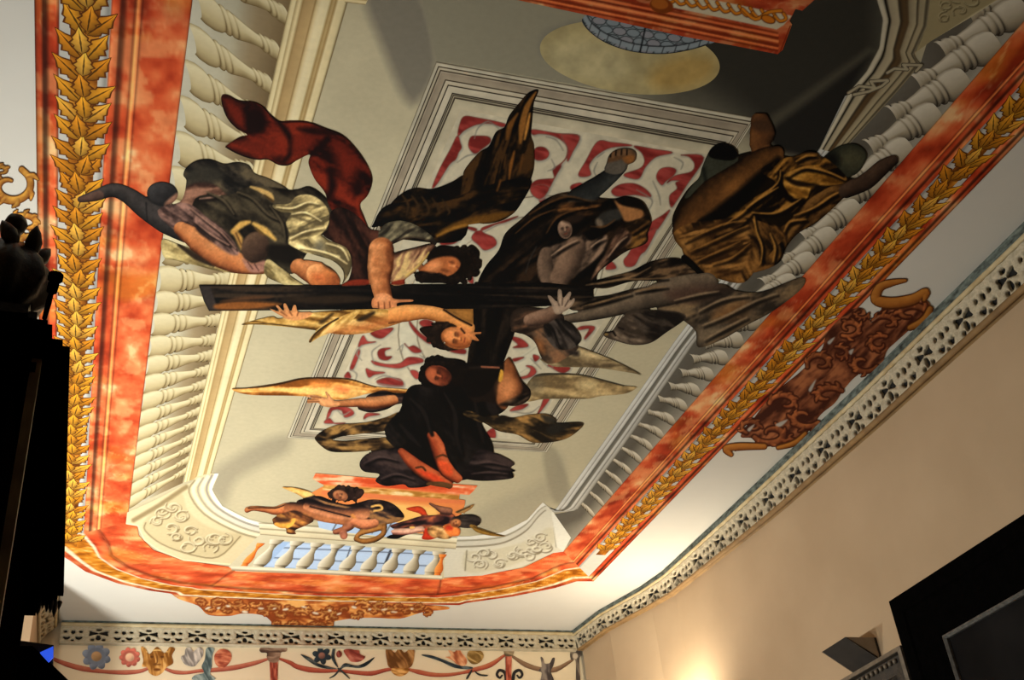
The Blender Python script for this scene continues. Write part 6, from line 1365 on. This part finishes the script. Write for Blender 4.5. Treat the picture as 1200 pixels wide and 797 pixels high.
def sconce(yc, label, lamp):
    s = empty('wall_sconce', (WX, yc, CAMZ + 2.23)); tag(s, label, 'wall lamp')
    h, d, l = 0.15, 0.24, 0.155
    z0, z1 = CAMZ + 2.22, CAMZ + 2.37; xo = WX - d
    t = 0.008
    # sloping front plate
    link('front_plate', pydata('front_plate', [(WX - 0.02, yc - l, z0), (WX - 0.02, yc + l, z0), (xo, yc + l, z1), (xo, yc - l, z1), (WX - 0.02, yc - l, z0 + t * 2), (WX - 0.02, yc + l, z0 + t * 2), (xo + t, yc + l, z1), (xo + t, yc - l, z1)],
        [(0, 1, 2, 3), (7, 6, 5, 4), (0, 4, 5, 1), (3, 2, 6, 7), (0, 3, 7, 4), (1, 5, 6, 2)]), iron2_m, s)
    for sg in (-1, 1):
        y = yc + sg * l
        n = 6; arc = [(WX - 0.02 * 0 - 0.0, z0 + 0.02), (WX - 0.03, z0 + 0.004)]
        pr = [(WX - 0.02, z0), (xo, z1), (WX - 0.0, z1), (WX, z1 - 0.04), (WX, z0 + 0.05), (WX - 0.008, z0 + 0.015)]
        vs_ = [(x, y, z) for x, z in pr] + [(x, y - sg * t, z) for x, z in pr]; m_ = len(pr)
        fs = [tuple(range(m_)), tuple(range(2 * m_ - 1, m_ - 1, -1))] + [(i, (i + 1) % m_, m_ + (i + 1) % m_, m_ + i) for i in range(m_)]
        link('side_cheek', pydata('side_cheek', vs_, fs), iron_m, s)
    link('back_plate', box_me('back_plate', WX - 0.006, WX + 0.03, yc - l, yc + l, z0, z1), iron2_m, s)
    tube = lathe_me('lamp_tube', [(0.001, -0.1), (0.012, -0.098), (0.012, 0.098), (0.001, 0.1)], 10)
    o = link('lamp_tube', tube, mat('frosted_glass', (226, 222, 210), (216, 210, 198), rough=0.4), s, loc=(-0.1, 0, 0.07)); o.rotation_euler = (math.radians(90), 0, 0)
    return s
sconce(6.57, 'unlit grey metal wedge sconce above the smaller carved frame', False)
sconce(9.08, 'lit grey metal wedge sconce near the far corner of the beige wall', True)

# ------------------------------------------------------------------ dark cabinet at the left
dark_m = mat('black_walnut', (7, 6, 6), (5, 4, 4), scale=6, rough=0.75, bump=0.2, bscale=30, spec=0.0, stretch=(1, 1, 0.2))
carve_m = mat('carved_walnut', (26, 20, 17), (14, 11, 10), scale=14, rough=0.35, bump=0.25, bscale=50, spec=0.45)
strip_m = mat('worn_brass_strip', (120, 104, 72), (92, 78, 54), scale=14, rough=0.5)
cab = empty('tall_cabinet', (-0.6, 3.2, 0))
tag(cab, 'tall black wooden cabinet standing against the left wall with a carved crest', 'cabinet')
ct = CAMZ + 1.6
link('body', box_me('body', -1.12, -0.262, 2.47, 4.03, 0, ct - 0.04, 0.01), dark_m, cab)
link('cornice_slab', box_me('cornice_slab', -1.14, -0.146, 2.42, 4.02, ct - 0.05, ct, 0.018), dark_m, cab)
link('cornice_step', box_me('cornice_step', -1.14, -0.215, 2.44, 4.025, ct - 0.10, ct - 0.05, 0.012), dark_m, cab)
p0_ = onY(np.array([46.0]), np.array([402.0]), 2.455)[0]; p1_ = onY(np.array([8.0]), np.array([592.0]), 2.455)[0]
link('metal_strip', box_me('metal_strip', p0_[0] - 0.011, p0_[0] + 0.011, 2.455, 2.475, 0.3, p0_[2]), strip_m, cab)
for i in range(9):       # carved drops under the far end of the slab
    x = -0.155 - i * 0.013; L_ = 0.012 + 0.010 * ((i * 7) % 4)
    link('carved_drop', lathe_me('carved_drop', [(0.001, -L_ - 0.02), (0.008, -L_), (0.010, -L_ * 0.4), (0.006, 0.0)], 8, centre=(x, 4.0 - 0.01 * (i % 3), ct - 0.05)), carve_m, cab)
link('crest_block', box_me('crest_block', -0.9, -0.195, 2.46, 2.75, ct, ct + 0.075, 0.012), dark_m, cab)
link('crest_step', box_me('crest_step', -0.9, -0.235, 2.48, 2.72, ct + 0.075, ct + 0.135, 0.02), carve_m, cab)
fin = empty('urn_finial', (-0.335, 2.6, ct + 0.135))
tag(fin, 'dark carved urn finial with ball tip standing on the black cabinet', 'finial')
link('foot', lathe_me('foot', [(0.07, 0.0), (0.075, 0.02), (0.05, 0.03), (0.06, 0.05)], 24), carve_m, fin, loc=(0, 0, 0))
link('bulb', lathe_me('bulb', [(0.06, 0.04), (0.10, 0.07), (0.118, 0.12), (0.105, 0.17), (0.075, 0.21), (0.05, 0.24), (0.035, 0.25)], 48, 9, 0.07), carve_m, fin, loc=(0, 0, 0))
lf = lathe_me('carved_leaf', [(0.004, -0.05), (0.022, -0.03), (0.028, 0.0), (0.018, 0.03), (0.003, 0.05)], 10)
lf.materials.append(carve_m)
for k in range(7):
    a = 6.283 * k / 7 + 0.2
    o = bpy.data.objects.new('carved_leaf', lf); col.objects.link(o); o.parent = fin
    o.location = (0.075 * math.cos(a), 0.075 * math.sin(a), 0.235); o.rotation_euler = (0.5 * math.sin(a) * -1, 0.5 * math.cos(a), a); o.scale = (0.8, 0.8, 0.9)
link('neck', lathe_me('neck', [(0.03, 0.24), (0.018, 0.27), (0.016, 0.30), (0.022, 0.31)], 16), carve_m, fin, loc=(0, 0, 0))
link('ball_tip', lathe_me('ball_tip', [(0.005, 0.295), (0.024, 0.305), (0.030, 0.325), (0.024, 0.345), (0.005, 0.355)], 18, 6, 0.05), carve_m, fin, loc=(0, 0, 0))
# little leaning iron ornament on the corner of the crest
a_ = onY(np.array([54.0]), np.array([366.0]), 2.52)[0]; b_ = onY(np.array([66.5]), np.array([320.0]), 2.52)[0]
orn = empty('iron_spike', tuple(a_)); tag(orn, 'small black leaning spike with notched head at the cabinet corner', 'ornament')
dv = Vector(b_ - a_); ql = dv.to_track_quat('Z', 'Y').to_euler()
for nm, prof in (('shaft', [(0.006, -0.02), (0.0075, 0.03), (0.006, dv.length * 0.55)]), ('collar', [(0.006, dv.length * 0.5), (0.013, dv.length * 0.52), (0.014, dv.length * 0.72), (0.008, dv.length * 0.74)]), ('head', [(0.008, dv.length * 0.74), (0.011, dv.length * 0.8), (0.019, dv.length * 0.83), (0.019, dv.length * 0.95), (0.012, dv.length * 0.96), (0.010, dv.length)])):
    o = link(nm, lathe_me(nm, prof, 10), dark_m, orn, loc=(0, 0, 0)); o.rotation_euler = ql

# ------------------------------------------------------------------ black case with a blue panel behind the cabinet
YB = 4.35
blue_m = mat('blue_lit_panel', (40, 80, 220), (36, 72, 210), scale=4, rough=0.4)
blue_m.node_tree.nodes['Principled BSDF'].inputs['Emission Color'].default_value = (*lin255((50, 92, 235)), 1)
blue_m.node_tree.nodes['Principled BSDF'].inputs['Emission Strength'].default_value = 0.8
def yp(x, y, Y=YB): return onY(np.array([float(x)]), np.array([float(y)]), Y)[0]
case = empty('display_case', (-0.4, YB, 0)); tag(case, 'black slanted case with small blue panel behind the tall cabinet', 'case')
def prism(name, px, d0, d1, m, parent):
    A = [yp(x, y, YB + d0) for x, y in px]; n = len(A)
    B = [p + np.array((0, d1 - d0, 0)) for p in A]
    fs = [tuple(range(n)), tuple(range(2 * n - 1, n - 1, -1))] + [(i, (i + 1) % n, n + (i + 1) % n, n + i) for i in range(n)]
    me = pydata(name, A + B, fs); bm = bmesh.new(); bm.from_mesh(me); bmesh.ops.recalc_face_normals(bm, faces=bm.faces[:]); bm.to_mesh(me); bm.free()
    return link(name, me, m, parent)
prism('case_front', [(-30, 757), (38, 757), (52, 770), (80, 797), (110, 826), (110, 840), (-40, 840)], 0.0, 0.25, dark_m, case)
prism('case_top', [(18, 750), (63, 756), (62, 776), (40, 778), (10, 778)], 0.02, 0.22, mat('dark_brown_board', (44, 36, 30), (30, 25, 21), scale=10, rough=0.6), case)
prism('blue_panel', [(47, 764.5), (62.5, 757.5), (62.5, 770), (57, 775.5)], -0.012, 0.0, blue_m, case)
link('case_body', box_me('case_body', -1.1, -0.30, YB + 0.02, YB + 0.24, 0, CAMZ + 1.40), dark_m, case)
